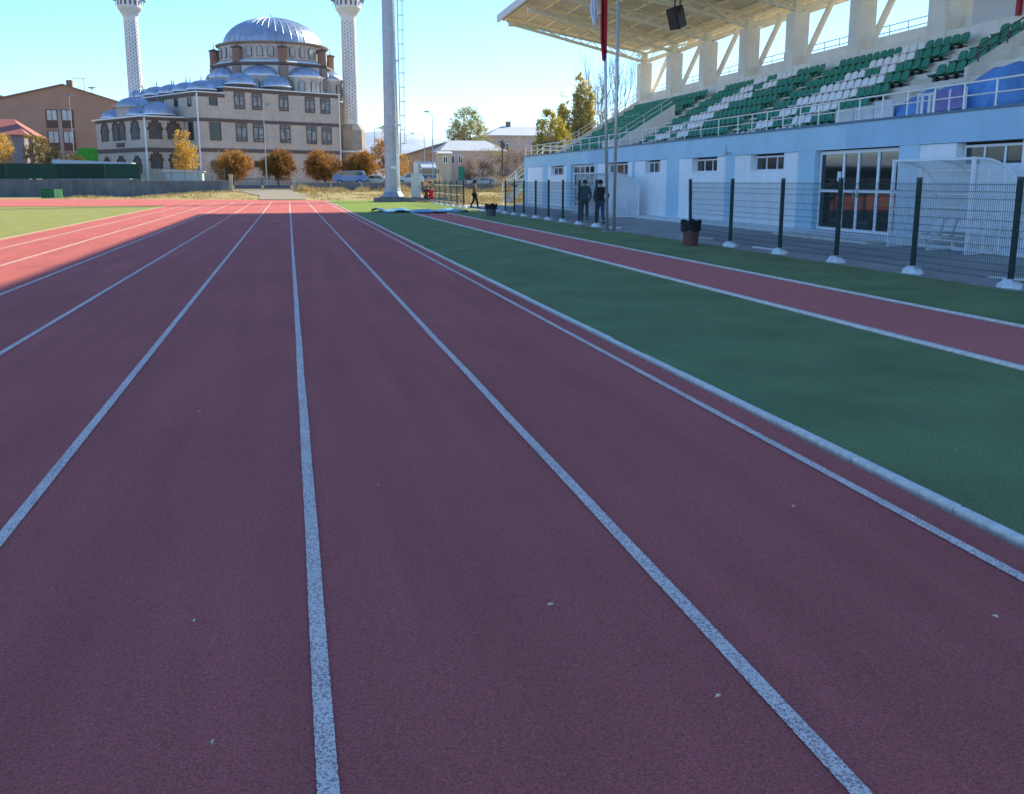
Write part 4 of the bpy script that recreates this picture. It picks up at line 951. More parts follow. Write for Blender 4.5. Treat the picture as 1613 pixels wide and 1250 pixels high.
# tiers under the great dome
def octa(r, z0, z1, n=8, off=22.5):
    return MB().lathe([(r, hz(z0)), (r, hz(z1))], n, (CU, CV, 0), R(off), R(off) + 2 * math.pi)
ml('lower_tier', MB().lathe([(8.0, hz(12.3)), (8.0, hz(16.05))], 8, (CU, CV, 0), R(22.5), R(22.5) + 2 * math.pi), mat('pale_tier_wall', (.58, .57, .58), .85, .06, 1), smooth=False)
ml('tier_band', MB().lathe([(8.05, hz(16.05)), (8.35, hz(16.1)), (8.35, hz(16.42)), (7.2, hz(16.42))], 8, (CU, CV, 0), R(22.5), R(22.5) + 2 * math.pi), BAND)
ml('tier_roof', MB().lathe([(8.3, hz(16.43)), (7.3, hz(16.9))], 8, (CU, CV, 0), R(22.5), R(22.5) + 2 * math.pi), PALE)
ml('drum', MB().lathe([(7.1, hz(16.9)), (7.1, hz(18.85))], 40, (CU, CV, 0)), STONE)
ml('drum_cornice', MB().lathe([(7.1, hz(18.72)), (7.45, hz(18.9)), (7.5, hz(19.05)), (6.6, hz(19.15))], 40, (CU, CV, 0)), mat('drum_trim', (.30, .24, .20), .8, .1, 2))
D0 = dome(CU, CV, 19.05, 6.45, 3.75, 'great_dome', 64, 40, 1.5, skirt=False)
def archwin(cu, cv, r, ang, z0, w_, h_, parent, deep=0.0):
    """arched window on a drum of radius r about (cu,cv), facing angle ang"""
    M = Matrix.Translation((cu, cv, 0)) @ Matrix.Rotation(ang, 4, 'Z') @ Matrix.Translation((r, 0, 0))
    def arch(w2, h2, zb_):
        pts = [(0, -w2, zb_), (0, w2, zb_)] + [(0, w2 * math.cos(t_), zb_ + h2 - w2 + w2 * 1.1 * math.sin(t_)) for t_ in [math.pi * j / 8 for j in range(9)]]; return pts
    q = MB(); q.M = M; q.prism([(p[0] - .12, p[1], p[2]) for p in arch(w_ / 2 + .08, h_ + .08, hz(z0) - .06)], (.2, 0, 0)); o_ = ml('arched_window', q, BAND, parent)
    q = MB(); q.M = M; q.prism([(p[0] + .05, p[1], p[2]) for p in arch(w_ / 2, h_, hz(z0))], (.06, 0, 0)); ml('pane', q, mat('frosted_pane', (.40, .38, .36), .5, .2, 2), o_)
for k_ in range(32):
    if k_ % 4 == 0: continue
    archwin(CU, CV, 7.1, R(22.5 + 11.25 * k_), 17.2, .62, 1.25, MQ)
for k_ in range(8):
    a = R(22.5 + 45 * k_); u_, v_ = CU + 7.75 * math.cos(a), CV + 7.75 * math.sin(a)
    tr_ = ml('corner_turret', MB().lathe([(.56, hz(16.45)), (.56, hz(18.2))], 14, (u_, v_, 0)), BRICK)
    ml('turret_pilaster', MB().lathe([(.66, hz(13.2)), (.66, hz(16.0))], 12, (u_, v_, 0)), mat('pilaster_stone', (.30, .22, .18), .9, .1, 2), tr_)
    ml('turret_cap', MB().lathe([(.56, hz(18.1)), (.68, hz(18.2)), (.68, hz(18.32)), (.3, hz(18.45)), (.05, hz(18.55)), (.03, hz(19.2))], 14, (u_, v_, 0)), BAND, tr_)
    a = R(45 * k_); u_, v_ = CU + 6.9 * math.cos(a), CV + 6.9 * math.sin(a)
    bb = ml('half_dome_bay', MB().lathe([(2.62, hz(12.2)), (2.62, hz(14.55))], 10, (u_, v_, 0)), STONE)
    ml('bay_cornice', MB().lathe([(2.62, hz(14.5)), (2.85, hz(14.6)), (2.85, hz(14.75)), (2.3, hz(14.85))], 10, (u_, v_, 0)), PALE, bb)
    dome(u_, v_, 14.8, 2.35, 1.25, 'half_dome', 28, 16, 0, skirt=False)
    for j in (-2, -1, 0, 1, 2): archwin(u_, v_, 2.52, a + R(36 * j * .98), 12.75, .62, 1.35, bb)
for (u_, v_) in ((7.1, 1.9), (12.2, 1.9)): dome(u_, v_, 13.25, 1.75, 1.25)
for (u_, v_) in ((1.75, 17.6), (1.75, 13.5), (1.75, 9.4), (1.75, 5.5), (1.9, 1.95)): dome(u_, v_, 12.3, 1.62, 1.0)
for (u_, v_) in ((5.2, 15.8), (5.4, 11.6), (5.6, 7.2), (5.0, 4.0)): dome(u_, v_, 12.75, 1.5, 1.1)
# porch wing
PW = MB().box(-5.2, -.06, 3.1, 16.7, 0, hz(8.85)); ml('porch_wing', PW, STONE2 if False else STONE)
bn = MB(); bn.box(-5.25, -.06, 3.05, 16.75, hz(4.85), hz(5.35)); bn.box(-5.25, -.062, 3.05, 16.75, hz(8.5), hz(8.86)); ml('porch_band', bn, BAND)
ml('porch_cornice', MB().box(-5.55, -.07, 2.8, 17.1, hz(8.87), hz(9.02)), PALE)
ml('downpipe', MB().box(-5.2, -5.05, 2.9, 3.04, 0, hz(8.8)), PALE)
def porch_arch(c, z0, w_, h_, face, dark=True):
    q = MB(); pn_ = MB()
    def pt(a, z, d): return (a, face[1] - d, hz(z)) if face[0] == 'f' else (face[1] - d, a, hz(z))
    def outline(w2, hh): return [(c - w2, z0), (c + w2, z0)] + [(c + w2 * math.cos(t_), z0 + hh - w2 + w2 * (1.0 + .25 * math.sin(t_)) * math.sin(t_)) for t_ in [math.pi * j / 8 for j in range(9)]]
    ext = (0, .05, 0) if face[0] == 'f' else (.05, 0, 0)
    pn_.prism([pt(a, z, .052) for a, z in outline(w_ / 2, h_)], ext)
    for k_ in range(11):
        t0, t1 = math.pi * k_ / 11, math.pi * (k_ + 1) / 11; r0, r1 = w_ / 2, w_ / 2 + (.34 if k_ % 2 == 0 else .22); zc = z0 + h_ - w_ / 2
        q.prism([pt(c + r0 * math.cos(t0), zc + r0 * 1.2 * math.sin(t0), .08), pt(c + r1 * math.cos(t0), zc + r1 * 1.2 * math.sin(t0), .08), pt(c + r1 * math.cos(t1), zc + r1 * 1.2 * math.sin(t1), .08), pt(c + r0 * math.cos(t1), zc + r0 * 1.2 * math.sin(t1), .08)], tuple(1.5 * x for x in ext))
    for s_ in (-1, 1): q.prism([pt(c + s_ * w_ / 2, z0, .08), pt(c + s_ * (w_ / 2 + .14), z0, .08), pt(c + s_ * (w_ / 2 + .14), z0 + h_ - w_ / 2, .08), pt(c + s_ * w_ / 2, z0 + h_ - w_ / 2, .08)], tuple(1.5 * x for x in ext))
    o_ = ml('porch_arch', q, mat('arch_brown', (.12, .07, .055), .9, .1, 3)); ml('arch_dark_panel', pn_, mat('arch_shade', (.10, .085, .075), .6, .3, 1.2), o_)  # flat dark panel; the arch's inner shade is in its colour
for c, w_ in ((5.4, 1.9), (9.0, 1.4), (10.9, 1.4), (14.1, 1.8)): porch_arch(c, 6.3, w_, 1.85, ('s', -5.2))
for c, w_ in ((5.4, 1.9), (9.9, 2.6), (14.1, 1.8)): porch_arch(c, 2.3, w_, 1.6, ('s', -5.2))
for c, w_ in ((-3.8, 1.35), (-1.5, 1.35)): porch_arch(c, 6.35, w_, 1.7, ('f', 3.1))
porch_arch(-3.9, 2.9, 1.2, 1.5, ('f', 3.1)); porch_arch(-1.5, 2.9, 1.2, 1.5, ('f', 3.1))
ml('plaque', MB().box(-5.24, -5.21, 8.6, 11.0, hz(5.5), hz(6.05)), BAND)
ml('kiosk', MB().lathe([(2.3, hz(9.0)), (2.3, hz(10.2)), (2.6, hz(10.25)), (2.6, hz(10.4))], 8, (-2.7, 10.6, 0)), STONE); dome(-2.7, 10.6, 10.42, 2.1, 1.15, skirt=False)
dome(-2.4, 4.9, 9.35, 1.75, 1.35); dome(-4.0, 6.9, 9.3, 1.2, .8); dome(-3.6, 14.6, 9.3, 1.5, .9)
ml('chimney', MB().box(27.4, 28.0, 14, 15, 0, 1), STONE) if False else None
# minarets
def minaret(name_lb, cu, cv, r0, zbase, local, pedestal):
    if local: loc = tuple(MM @ Vector((cu, cv, 0)))
    else: loc = (cu, cv, 1.0)
    MT = thing('minaret', loc, name_lb, 'minaret', 'minarets of the mosque'); z = lambda h_: h_ - 1.0
    L_ = lambda n_, q_, m_, p_=MT, **kw: link(n_, q_, m_, p_, world=False, **kw)
    ztop = 22.6
    L_('pedestal', MB().lathe([(1.95, 0), (1.95, z(5.2)), (2.0, z(5.25)), (2.0, z(5.5)), (1.8, z(5.55)), (1.75, z(8.2)), (r0 + .06, z(9.0))], 8), BRICK if False else mat('pedestal_stone', (.36, .29, .24), .9, .1, 1.5))
    L_('pedestal_ring', MB().lathe([(2.0, z(5.26)), (2.12, z(5.3)), (2.12, z(5.46)), (2.0, z(5.5))], 8), PALE)
    L_('shaft', MB().lathe([(r0, z(8.9)), (r0 * .93, z(ztop))], 16), MINA)
    L_('balcony', MB().lathe([(r0 * .93, z(ztop)), (r0 * 1.0, z(ztop + .25)), (r0 * 1.12, z(ztop + .6)), (r0 * 1.45, z(ztop + 1.1)), (r0 * 1.62, z(ztop + 1.3)), (r0 * 1.62, z(ztop + 2.3)), (r0 * 1.52, z(ztop + 2.3)), (r0 * 1.5, z(ztop + 1.4)), (.5, z(ztop + 1.4))], 16, cap=False), MINA)
    L_('upper_shaft', MB().lathe([(r0 * .8, z(ztop + 1.4)), (r0 * .74, z(ztop + 6.5))], 16), MINA)
    L_('spire', MB().lathe([(r0 * .9, z(ztop + 6.5)), (r0 * .5, z(ztop + 9)), (.03, z(ztop + 12.5))], 16), LEAD)
    hq = MB()
    for j in range(27):
        zz_ = z(9.6 + j * .47); rr_ = r0 * (1 - .07 * (zz_ + 1 - 8.9) / 13.7)
        for k_ in range(16):
            a = 2 * math.pi * (k_ + .5) / 16
            if j % 1 == 0:
                hq.M = Matrix.Rotation(a, 4, 'Z') @ Matrix.Translation((rr_ * math.cos(math.pi / 16), 0, 0)); hq.box(-.02, .012, -.055, .055, zz_ + (.2 if k_ % 2 else 0), zz_ + .15 + (.2 if k_ % 2 else 0))
    L_('shaft_dark_boxes', hq, mat('hole_shade', (.10, .09, .09), .8, .2, 4))  # proud dark boxes; shade inside the holes is their colour
    pq = MB()
    for k_ in range(16): a = 2 * math.pi * (k_ + .5) / 16; pq.M = Matrix.Rotation(a, 4, 'Z') @ Matrix.Translation((r0 * 1.62 * math.cos(math.pi / 16), 0, 0)); pq.box(-.02, .015, -.12, .12, z(ztop + 1.55), z(ztop + 2.1))
    L_('parapet_dark_boxes', pq, mat('hole_shade', (.1, .09, .09)))  # dark boxes coloured like shaded gaps in the parapet
    cq = MB()
    for k_ in range(32): a = 2 * math.pi * k_ / 32; cq.tube([(r0 * 1.0 * math.cos(a), r0 * 1.0 * math.sin(a), z(ztop + .3)), (r0 * 1.16 * math.cos(a), r0 * 1.16 * math.sin(a), z(ztop + .65)), (r0 * 1.5 * math.cos(a), r0 * 1.5 * math.sin(a), z(ztop + 1.15))], .05, 4)
    L_('balcony_ribs', cq, MINA)
    for k_ in range(6):                                            # loudspeakers and aerial dishes on the balcony
        a = k_ * 1.05 + .3; h_ = MB(); h_.M = Matrix.Translation((r0 * 1.75 * math.cos(a), r0 * 1.75 * math.sin(a), z(ztop + 2.35))) @ Matrix.Rotation(a, 4, 'Z') @ Matrix.Rotation(R(90), 4, 'Y')
        h_.lathe([(.06, -.3), (.08, 0), (.30, .32), (.27, .32), (.05, .02)], 12); L_('horn_speaker', h_, mat('grey_horn', (.12, .13, .15), .5, .2, 4))
    L_('aerials', MB().tube([(r0 * 1.8, 0, z(ztop + 1.6)), (r0 * 1.8, 0, z(ztop + 4.2))], .05).tube([(-r0 * 1.8, .3, z(ztop + 1.6)), (-r0 * 1.8, .3, z(ztop + 4.2))], .05).box(-r0 * 2.1, -r0 * 1.7, .1, .5, z(ztop + 2.2), z(ztop + 3.3)).box(r0 * 1.7, r0 * 2.05, -.3, .2, z(ztop + 2.2), z(ztop + 3.2)), GALV)
    return MT
minaret('pale minaret at the right end of the mosque on a brown pedestal', 23.72, 2.0, 1.06, 8.9, True, True)
minaret('pale minaret behind the left corner of the mosque, its base hidden', -19.55, 150.0, .98, 9, False, False)

# ------------------------------------------------------------------ background buildings
def house(name, lb, x0, x1, y0, y1, z0, ze, zr, wallm, roofm, wins=(), ridge='y', over=.4, cat='house', ridge_c=None, hip=0.0, chim=None):
    H_ = thing(name, ((x0 + x1) / 2, (y0 + y1) / 2, z0), lb, cat)
    q = MB(); xc = ridge_c if ridge_c is not None else (x0 + x1) / 2; yc = (y0 + y1) / 2
    if ridge == 'y': q.prism([(x0, y0, z0), (x1, y0, z0), (x1, y0, ze), (xc, y0, zr), (x0, y0, ze)], (0, y1 - y0, 0))
    else: q.box(x0, x1, y0, y1, z0, ze)
    link('wall', q, wallm, H_)
    r_ = MB(); o_ = over; t_ = .14
    if ridge == 'y':
        sl = (zr - ze) / (xc - x0); sr = (zr - ze) / (x1 - xc)
        r_.prism([(x0 - o_, y0 - o_, ze - sl * o_ + .02), (xc, y0 - o_, zr + .02), (x1 + o_, y0 - o_, ze - sr * o_ + .02), (x1 + o_, y0 - o_, ze - sr * o_ + .02 + t_), (xc, y0 - o_, zr + .02 + t_), (x0 - o_, y0 - o_, ze - sl * o_ + .02 + t_)], (0, y1 - y0 + 2 * o_, 0))
    else:
        a, b, c, d = x0 - o_, x1 + o_, y0 - o_, y1 + o_; hp = hip
        r_.add([(a, c, ze), (b, c, ze), (b, d, ze), (a, d, ze), (a + hp, yc, zr), (b - hp, yc, zr), (a, c, ze + .12), (b, c, ze + .12), (b, d, ze + .12), (a, d, ze + .12)],
               [(0, 3, 2, 1), (0, 1, 7, 6), (1, 2, 8, 7), (2, 3, 9, 8), (3, 0, 6, 9), (6, 7, 5, 4), (7, 8, 5), (8, 9, 4, 5), (9, 6, 4)])
    rf = link('roof', r_, roofm, H_)
    if chim: link('chimney', MB().box(chim[0], chim[0] + .8, chim[1], chim[1] + .8, chim[2], chim[3]), BRICK, rf)
    for (a, b, c, d) in wins:
        f = MB(); e_ = .1; y_ = y0 - .06
        f.box(a, b, y_, y0 - .003, c, c + e_); f.box(a, b, y_, y0 - .003, d - e_, d); f.box(a, a + e_, y_, y0 - .003, c + e_, d - e_); f.box(b - e_, b, y_, y0 - .003, c + e_, d - e_); f.box((a + b) / 2 - .04, (a + b) / 2 + .04, y_, y0 - .003, c + e_, d - e_)
        w_ = link('window', f, PALE, H_); link('pane', MB().box(a + e_, b - e_, y0 - .03, y0 - .002, c + e_, d - e_), GLS2, w_)
    return H_
RED = mat('red_roof_sheet', (.42, .13, .09), .7, .1, 1); SNOWR = mat('pale_roof_sheet', (.62, .60, .60), .7, .1, .6)
BRN = mat('brown_house_render', (.42, .25, .18), .9, .05, .5, big=.05)
bh = house('gabled_house', 'large brown rendered block with a low gable left of the mosque', -48, -19.0, 165, 185, 1, 11.3, 15.2, BRN, mat('brown_eave', (.28, .20, .17), .7, .1, 1), [], ridge_c=-31.6, cat='building', chim=(-31.3, 166, 14.8, 16.0))
for (a, b) in ((-34.2, -32.7), (-32.1, -30.6)):
    for (c, d) in ((10.1, 11.7), (6.9, 8.7), (3.7, 5.5)):
        f = MB(); f.box(a - .1, b + .1, 164.93, 164.99, c - 1.0, d); o_ = link('window_bay', f, mat('brown_window_frame', (.14, .08, .06), .8, .1, 2), bh)
        link('pane', MB().box(a + .1, a + (b - a) / 2 - .05, 164.88, 164.92, c + .1, d - .1).box(a + (b - a) / 2 + .05, b - .1, 164.88, 164.92, c + .1, d - .1), mat('pale_curtain_pane', (.5, .5, .48), .3, .2, 2), o_)
link('wall_strip', MB().box(-32.66, -32.14, 164.9, 164.99, 3.5, 11.5), mat('pale_brown_strip', (.42, .32, .27), .9, .05, 1), bh)
link('satellite_dish', MB().lathe([(.05, 0), (.5, .12), (.6, .22)], 14, (-27.8, 166, 14.8)).tube([(-27.8, 166, 13.2), (-27.8, 166, 14.8)], .06), GALV, bh)
link('aerial', MB().tube([(-29, 167, 14), (-29, 167, 16.4)], .05).box(-30.6, -28.8, 166.98, 167.02, 16.3, 16.38), GALV, bh)
house('distant_house', 'dark red house with pale roof at the far left edge', -58, -42.2, 182, 195, 1, 14.2, 16.2, mat('dark_red_render', (.22, .06, .05), .9, .1, 1), SNOWR, cat='building')
rh = house('red_roof_house', 'low house with red metal roof at the left edge behind the trees', -42, -31.4, 138, 148, 1, 6.9, 9.1, mat('dim_render', (.28, .22, .22), .9, .1, 1), RED, [(-34, -33, 4.6, 5.8)], ridge='x', hip=2.5)
tag(link('garden_shed_roof', MB().prism([(-24.3, 118, 3.2), (-16.4, 118, 3.2), (-16.4, 118, 3.4), (-24.3, 118, 3.7)], (0, 3.5, 0)).box(-24, -16.8, 118.3, 121, 1, 3.2), mat('pale_shed', (.48, .52, .56), .6, .1, 1)), 'long low shed with pale sheet roof behind the green screen', 'shed')
tag(link('construction_net', MB().prism([(-27.6, 150, 3.6), (-24.4, 150, 3.6), (-24.4, 150, 5.7), (-26.8, 150, 5.9), (-27.6, 150, 5.6)], (0, .3, 0)), mat('lime_net', (.06, .42, .05), .7, .2, 1.5)), 'bright green netting left of the mosque porch', 'netting')
gs = thing('garden_shed', (-10.2, 112, 1), 'low pale grey shed behind the mesh fence left of the gate', 'shed')
link('wall', MB().box(-12.2, -8.6, 111, 113.5, 1, 2.35), mat('pale_shed_wall', (.46, .50, .50), .8, .1, 1.5), gs)
link('roof', MB().prism([(-12.4, 110.8, 2.36), (-8.4, 110.8, 2.36), (-8.4, 110.8, 2.44), (-12.4, 110.8, 2.62)], (0, 3, 0)), SNOWR, gs)
house('long_orange_house', 'long low orange house right of the floodlight mast', 17.3, 24.2, 160, 172, 1, 5.2, 7.2, mat('orange_render', (.58, .40, .27), .9, .1, .8), mat('brown_eave', (.28, .2, .17)), [(19.2, 19.9, 3.2, 4.6), (21.5, 22.2, 3.4, 4.8)], ridge_c=24.0, cat='house')
house('pale_roof_house', 'house with pale snowy-looking roof behind the small street trees', 22.0, 31.2, 150, 160, 1, 5.7, 7.4, mat('pinkish_render', (.52, .44, .42), .9, .12, .8), SNOWR, [(23.0, 23.8, 3.9, 5.1), (24.3, 25.0, 3.9, 5.1)], ridge='x', hip=2.2)
house('yellow_annex', 'narrow pale yellow annex in front of the pale roofed house', 21.0, 22.7, 146, 149, 1, 5.2, 5.6, mat('yellow_render', (.52, .47, .36), .9, .08, 1), SNOWR, [(21.5, 22.2, 3.9, 4.9)], ridge='x', over=.2)
house('big_roof_house', 'wide house with broad pale roof left of the poplars', 33.8, 52, 175, 190, 1, 9.0, 11.0, mat('pink_grey_render', (.55, .45, .42), .9, .1, .6), SNOWR, [(36, 37.2, 6.4, 7.8)], ridge='x', hip=4, chim=(38.2, 182, 10.4, 11.8))

# ------------------------------------------------------------------ trees
def leaves(ells, n, size, seed, clump=.35, nclump=60, shell=.55):
    rn = random.Random(seed); vs = []; fs = []; cl = []
    wts = [e_[3] * e_[4] * e_[5] for e_ in ells]
    for _ in range(nclump):
        e_ = rn.choices(ells, wts)[0]
        while True:
            p = Vector((rn.uniform(-1, 1), rn.uniform(-1, 1), rn.uniform(-1, 1)))
            if shell < p.length < 1: break
        cl.append((Vector((e_[0] + p.x * e_[3], e_[1] + p.y * e_[4], e_[2] + p.z * e_[5])), rn.uniform(.6, 1.3) * clump))
    for _ in range(n):
        c_, r_ = rn.choice(cl); p = c_ + Vector((rn.gauss(0, r_ * .5), rn.gauss(0, r_ * .5), rn.gauss(0, r_ * .5)))
        a = Vector((rn.uniform(-1, 1), rn.uniform(-1, 1), rn.uniform(-1, 1))).normalized(); b = a.cross(Vector((rn.uniform(-1, 1), rn.uniform(-1, 1), rn.uniform(-1, 1)))).normalized(); s_ = size * rn.uniform(.6, 1.3)
        o_ = len(vs); vs += [tuple(p - a * s_), tuple(p + b * s_ * .55), tuple(p + a * s_), tuple(p - b * s_ * .55)]; fs.append((o_, o_ + 1, o_ + 2, o_ + 3))
    q = MB(); q.add(vs, fs); return q
def branches(base, h, r, seed, depth=4, spread=.5, up=.5, n=4, minr=.008):
    rn = random.Random(seed); q = MB()
    def grow(p, d, l_, r_, k_):
        pts = [p]; dd = d.copy()
        for i in range(3):
            dd = (dd + Vector((rn.uniform(-.15, .15), rn.uniform(-.15, .15), up * .12))).normalized(); pts.append(pts[-1] + dd * l_ / 3)
        q.tube(pts, [r_, r_ * .88, r_ * .75, r_ * .6], 5 if k_ > 1 else 3, cap=False)
        if k_ <= 0: return
        for i in range(n):
            a = rn.uniform(0, 6.28); e_ = Vector((math.cos(a), math.sin(a), rn.uniform(-.1, .6) * up * 2)); s_ = rn.choice(pts[1:])
            grow(s_, (dd * (1 - spread) + e_ * spread).normalized(), l_ * rn.uniform(.5, .75), max(minr, r_ * .5), k_ - 1)
    grow(Vector(base), Vector((0, 0, 1)), h * .45, r, depth); return q
BARK = mat('grey_bark', (.16, .13, .11), .95, .2, 6, .4, 20)
def leafm(name, c1, c2): 
    if name in MATS: return MATS[name]
    m = mat(name, c1, .7, .2, 1.1, island=.35, col2=c2, spec=.2); n = m.node_tree.nodes; L = m.node_tree.links; b = n['Principled BSDF']
    oi = n.new('ShaderNodeObjectInfo'); src = b.inputs['Base Color'].links[0].from_socket; mr = n.new('ShaderNodeMapRange'); mr.inputs['To Min'].default_value = .78; mr.inputs['To Max'].default_value = 1.15
    L.new(oi.outputs['Random'], mr.inputs['Value']); sv = n.new('ShaderNodeVectorMath'); sv.operation = 'SCALE'; L.new(src, sv.inputs[0]); L.new(mr.outputs[0], sv.inputs['Scale']); L.new(sv.outputs[0], b.inputs['Base Color'])
    tr_ = n.new('ShaderNodeBsdfTranslucent'); mx = n.new('ShaderNodeMixShader'); mx.inputs[0].default_value = .45
    L.new(b.inputs['Base Color'].links[0].from_socket, tr_.inputs[0]); L.new(b.outputs[0], mx.inputs[1]); L.new(tr_.outputs[0], mx.inputs[2]); L.new(mx.outputs[0], n['Material Output'].inputs[0])
    return m
def tree(name, lb, base, h, r, crown, n, size, seed, lm, cat='tree', group=None, clump=.35, nclump=60, shell=.5, depth=3, trunk_frac=.6, spread=.5, up=.5, nb=4):
    T = thing(name, base, lb, cat, group)
    link('trunk', branches((base[0], base[1], base[2] - .1), h * trunk_frac * 1.2, r, seed, depth, spread, up, nb), BARK, T)
    if crown: link('crown', leaves([(base[0] + c[0], base[1] + c[1], base[2] + c[2], c[3], c[4], c[5]) for c in crown], n, size, seed + 1, clump, nclump, shell), lm, T)
    return T
RUST = leafm('rust_leaves', (.26, .13, .045), (.58, .27, .06)); GOLD = leafm('golden_leaves', (.55, .32, .06), (.78, .50, .11)); OLIVE = leafm('olive_leaves', (.34, .34, .12), (.60, .54, .22)); YEL = leafm('yellow_green_leaves', (.34, .30, .05), (.62, .48, .08)); TWIG = leafm('brown_twigs', (.24, .17, .13), (.46, .33, .26)); POP = leafm('poplar_leaves', (.42, .36, .11), (.72, .58, .20))
RT = [(-5.95, 2.15, 1.0, 'clipped round rust-brown tree standing behind the gate, leftmost of four'), (-1.0, 1.92, .95, 'clipped round rust-brown tree right behind the gate lamp post'), (3.95, 2.05, 1.05, 'clipped round rust-brown tree before the right end of the mosque front'), (8.1, 2.0, 1.0, 'dark rust-brown round tree before the right minaret pedestal')]
for i, (x, rr_, k_, lb) in enumerate(RT):
    tree('round_tree', lb, (x, 118, 1), 4, .13, [(0, 0, 2.0, rr_, rr_, 1.6), (.5 * math.sin(i * 2.3), .2, 2.75, rr_ * .62, rr_ * .7, 1.15), (.9 * math.cos(i * 1.7), 0, 2.2, rr_ * .6, rr_ * .7, 1.3), (-.6, 0, 1.7 + .3 * (i % 2), rr_ * .75, rr_ * .6, 1.2)], 13000, .085, 40 + i * 3, RUST, group='round rust-brown street trees', clump=.40, nclump=330, shell=.25, depth=4)
tree('autumn_tree', 'slender golden-yellow tree before the left corner of the mosque', (-11.1, 122, 1), 6.4, .10, [(0, 0, 3.0, 1.5, 1.4, 1.7), (-.2, 0, 4.7, .9, .9, 1.7)], 5200, .085, 60, GOLD, clump=.3, nclump=170, shell=.2, depth=4, spread=.42)
tree('autumn_tree', 'yellow-brown bushy tree at far left before the brown block', (-26.6, 125, 1), 6, .10, [(0, 0, 3.3, 2.0, 1.8, 1.9), (-.8, 0, 4.5, 1.1, 1.1, 1.2)], 5200, .085, 63, leafm('tan_leaves', (.30, .18, .05), (.55, .38, .12)), clump=.35, nclump=150, shell=.3, depth=4)
tree('autumn_tree', 'orange-yellow tree cut by the left edge of the photo', (-31.0, 124, 1), 6, .10, [(0, 0, 3.6, 1.6, 1.6, 2.0)], 4200, .085, 66, GOLD, clump=.35, nclump=110, shell=.3)
tree('autumn_shrub', 'small golden shrub behind the green screen below the brown block', (-23.6, 124.5, 1), 3, .05, [(0, 0, 2.6, 1.5, 1.0, .8)], 2000, .07, 69, GOLD, 'shrub', clump=.3, nclump=60)
tree('autumn_tree', 'bright orange tree partly hidden behind the floodlight mast', (11.9, 125, 1), 7, .12, [(-.3, 0, 3.0, 2.0, 1.6, 2.2), (-.6, 0, 5.2, 1.0, .9, 1.7), (1.3, 0, 2.4, 1.2, 1, 1.5)], 8000, .085, 72, leafm('orange_leaves', (.45, .20, .03), (.66, .36, .08)), clump=.38, nclump=230, shell=.15, depth=4)
tree('green_tree', 'tall olive-green broad tree rising above the pale roofed house', (28.0, 162, 1), 13, .25, [(0, 0, 8.6, 3.3, 3, 2.7), (1.6, 0, 7.4, 2.0, 2, 2.2), (-2.2, 0, 7.6, 1.5, 2, 1.6), (-.2, 0, 10.6, 1.7, 1.7, 1.2)], 7500, .13, 75, OLIVE, clump=.5, nclump=200, shell=.15, depth=5)
tree('bare_tree', 'thin bare greyish tree left of the olive-green tree', (25.2, 158, 1), 9.5, .14, [(0, 0, 6.3, 1.6, 1.6, 2.2)], 700, .08, 78, TWIG, depth=5, nclump=60, trunk_frac=.62, nb=4)
for i, (x, y, h_, w_, lb) in enumerate([(33.9, 120, 13.0, .95, 'tallest yellow-olive poplar left of the flagpoles'), (32.2, 120.5, 10.8, .8, 'thin poplar, leftmost of the poplars'), (35.2, 120.5, 12.2, .85, 'yellow-olive poplar just right of the tallest one')]):
    tree('poplar', lb, (x, y, 1), h_, .16, [(0, 0, h_ * .5, w_, w_, h_ * .36), (.1, 0, h_ * .74, w_ * .72, w_ * .7, h_ * .25), (-.25, 0, h_ * .64, w_ * .6, w_ * .6, h_ * .2), (.3, 0, h_ * .36, w_ * 1.0, w_, h_ * .25)], 9000, .13, 90 + i * 3, POP, group='poplars behind the stand', clump=.36, nclump=240, shell=.1, depth=2, trunk_frac=.9, spread=.15, up=1.2)
for i, (x, lb) in enumerate([(38.6, 'faint bare poplar seen between the flagpoles'), (40.5, 'bare pale poplar just right of the flagpoles above the seats')]):
    tree('bare_poplar', lb, (x, 127, 1), 15.5, .13, [(0, 0, 8.5, .75, .75, 6.4)], 1500, .07, 100 + i * 3, TWIG, group='bare poplars behind the stand', clump=.3, nclump=150, shell=.05, depth=4, trunk_frac=.95, spread=.2, up=1.2, nb=5)
tree('willow', 'round yellow-green tree below the poplars', (29.3, 115, 1), 8.5, .16, [(0, 0, 5.4, 1.9, 2, 3.0), (1.3, 0, 3.8, 1.6, 1.5, 2.6), (-1.2, 0, 3.8, 1.1, 1.2, 2.1)], 15000, .10, 110, YEL, clump=.4, nclump=220, shell=.3, depth=3)
tree('bare_tree', 'crooked bare tree in front of the yellow-green tree', (27.9, 111.5, 1), 10, .12, [], 0, .1, 113, TWIG, depth=4, trunk_frac=.70, nb=3, spread=.6)
for i, (x, y, h_, w_, lb) in enumerate([(23.0, 124, 4.8, 1.9, 'low brown leafless bush, leftmost in the hedge by the green sign'), (25.6, 125, 5.6, 1.9, 'tan leafless bush in the middle of the hedge'), (28.4, 125.5, 6.2, 2.0, 'pinkish brown leafless bush right in the hedge beside the stand'), (20.9, 121, 3.8, 1.1, 'small tan bush just behind the green sign'), (31.0, 124, 5.8, 1.9, 'brown leafless bush half hidden by the stand end')]):
    tree('leafless_bush', lb, (x, y, 1), h_, .07, [(0, 0, h_ * .5, w_, w_ * .8, h_ * .42)], 3600, .06, 120 + i * 3, TWIG if i != 1 else leafm('tan_leaves', (.30, .18, .05), (.55, .38, .12)), 'bush', 'leafless bushes behind the wall', clump=.45, nclump=120, shell=.1, depth=4, trunk_frac=.7, spread=.7, nb=5)
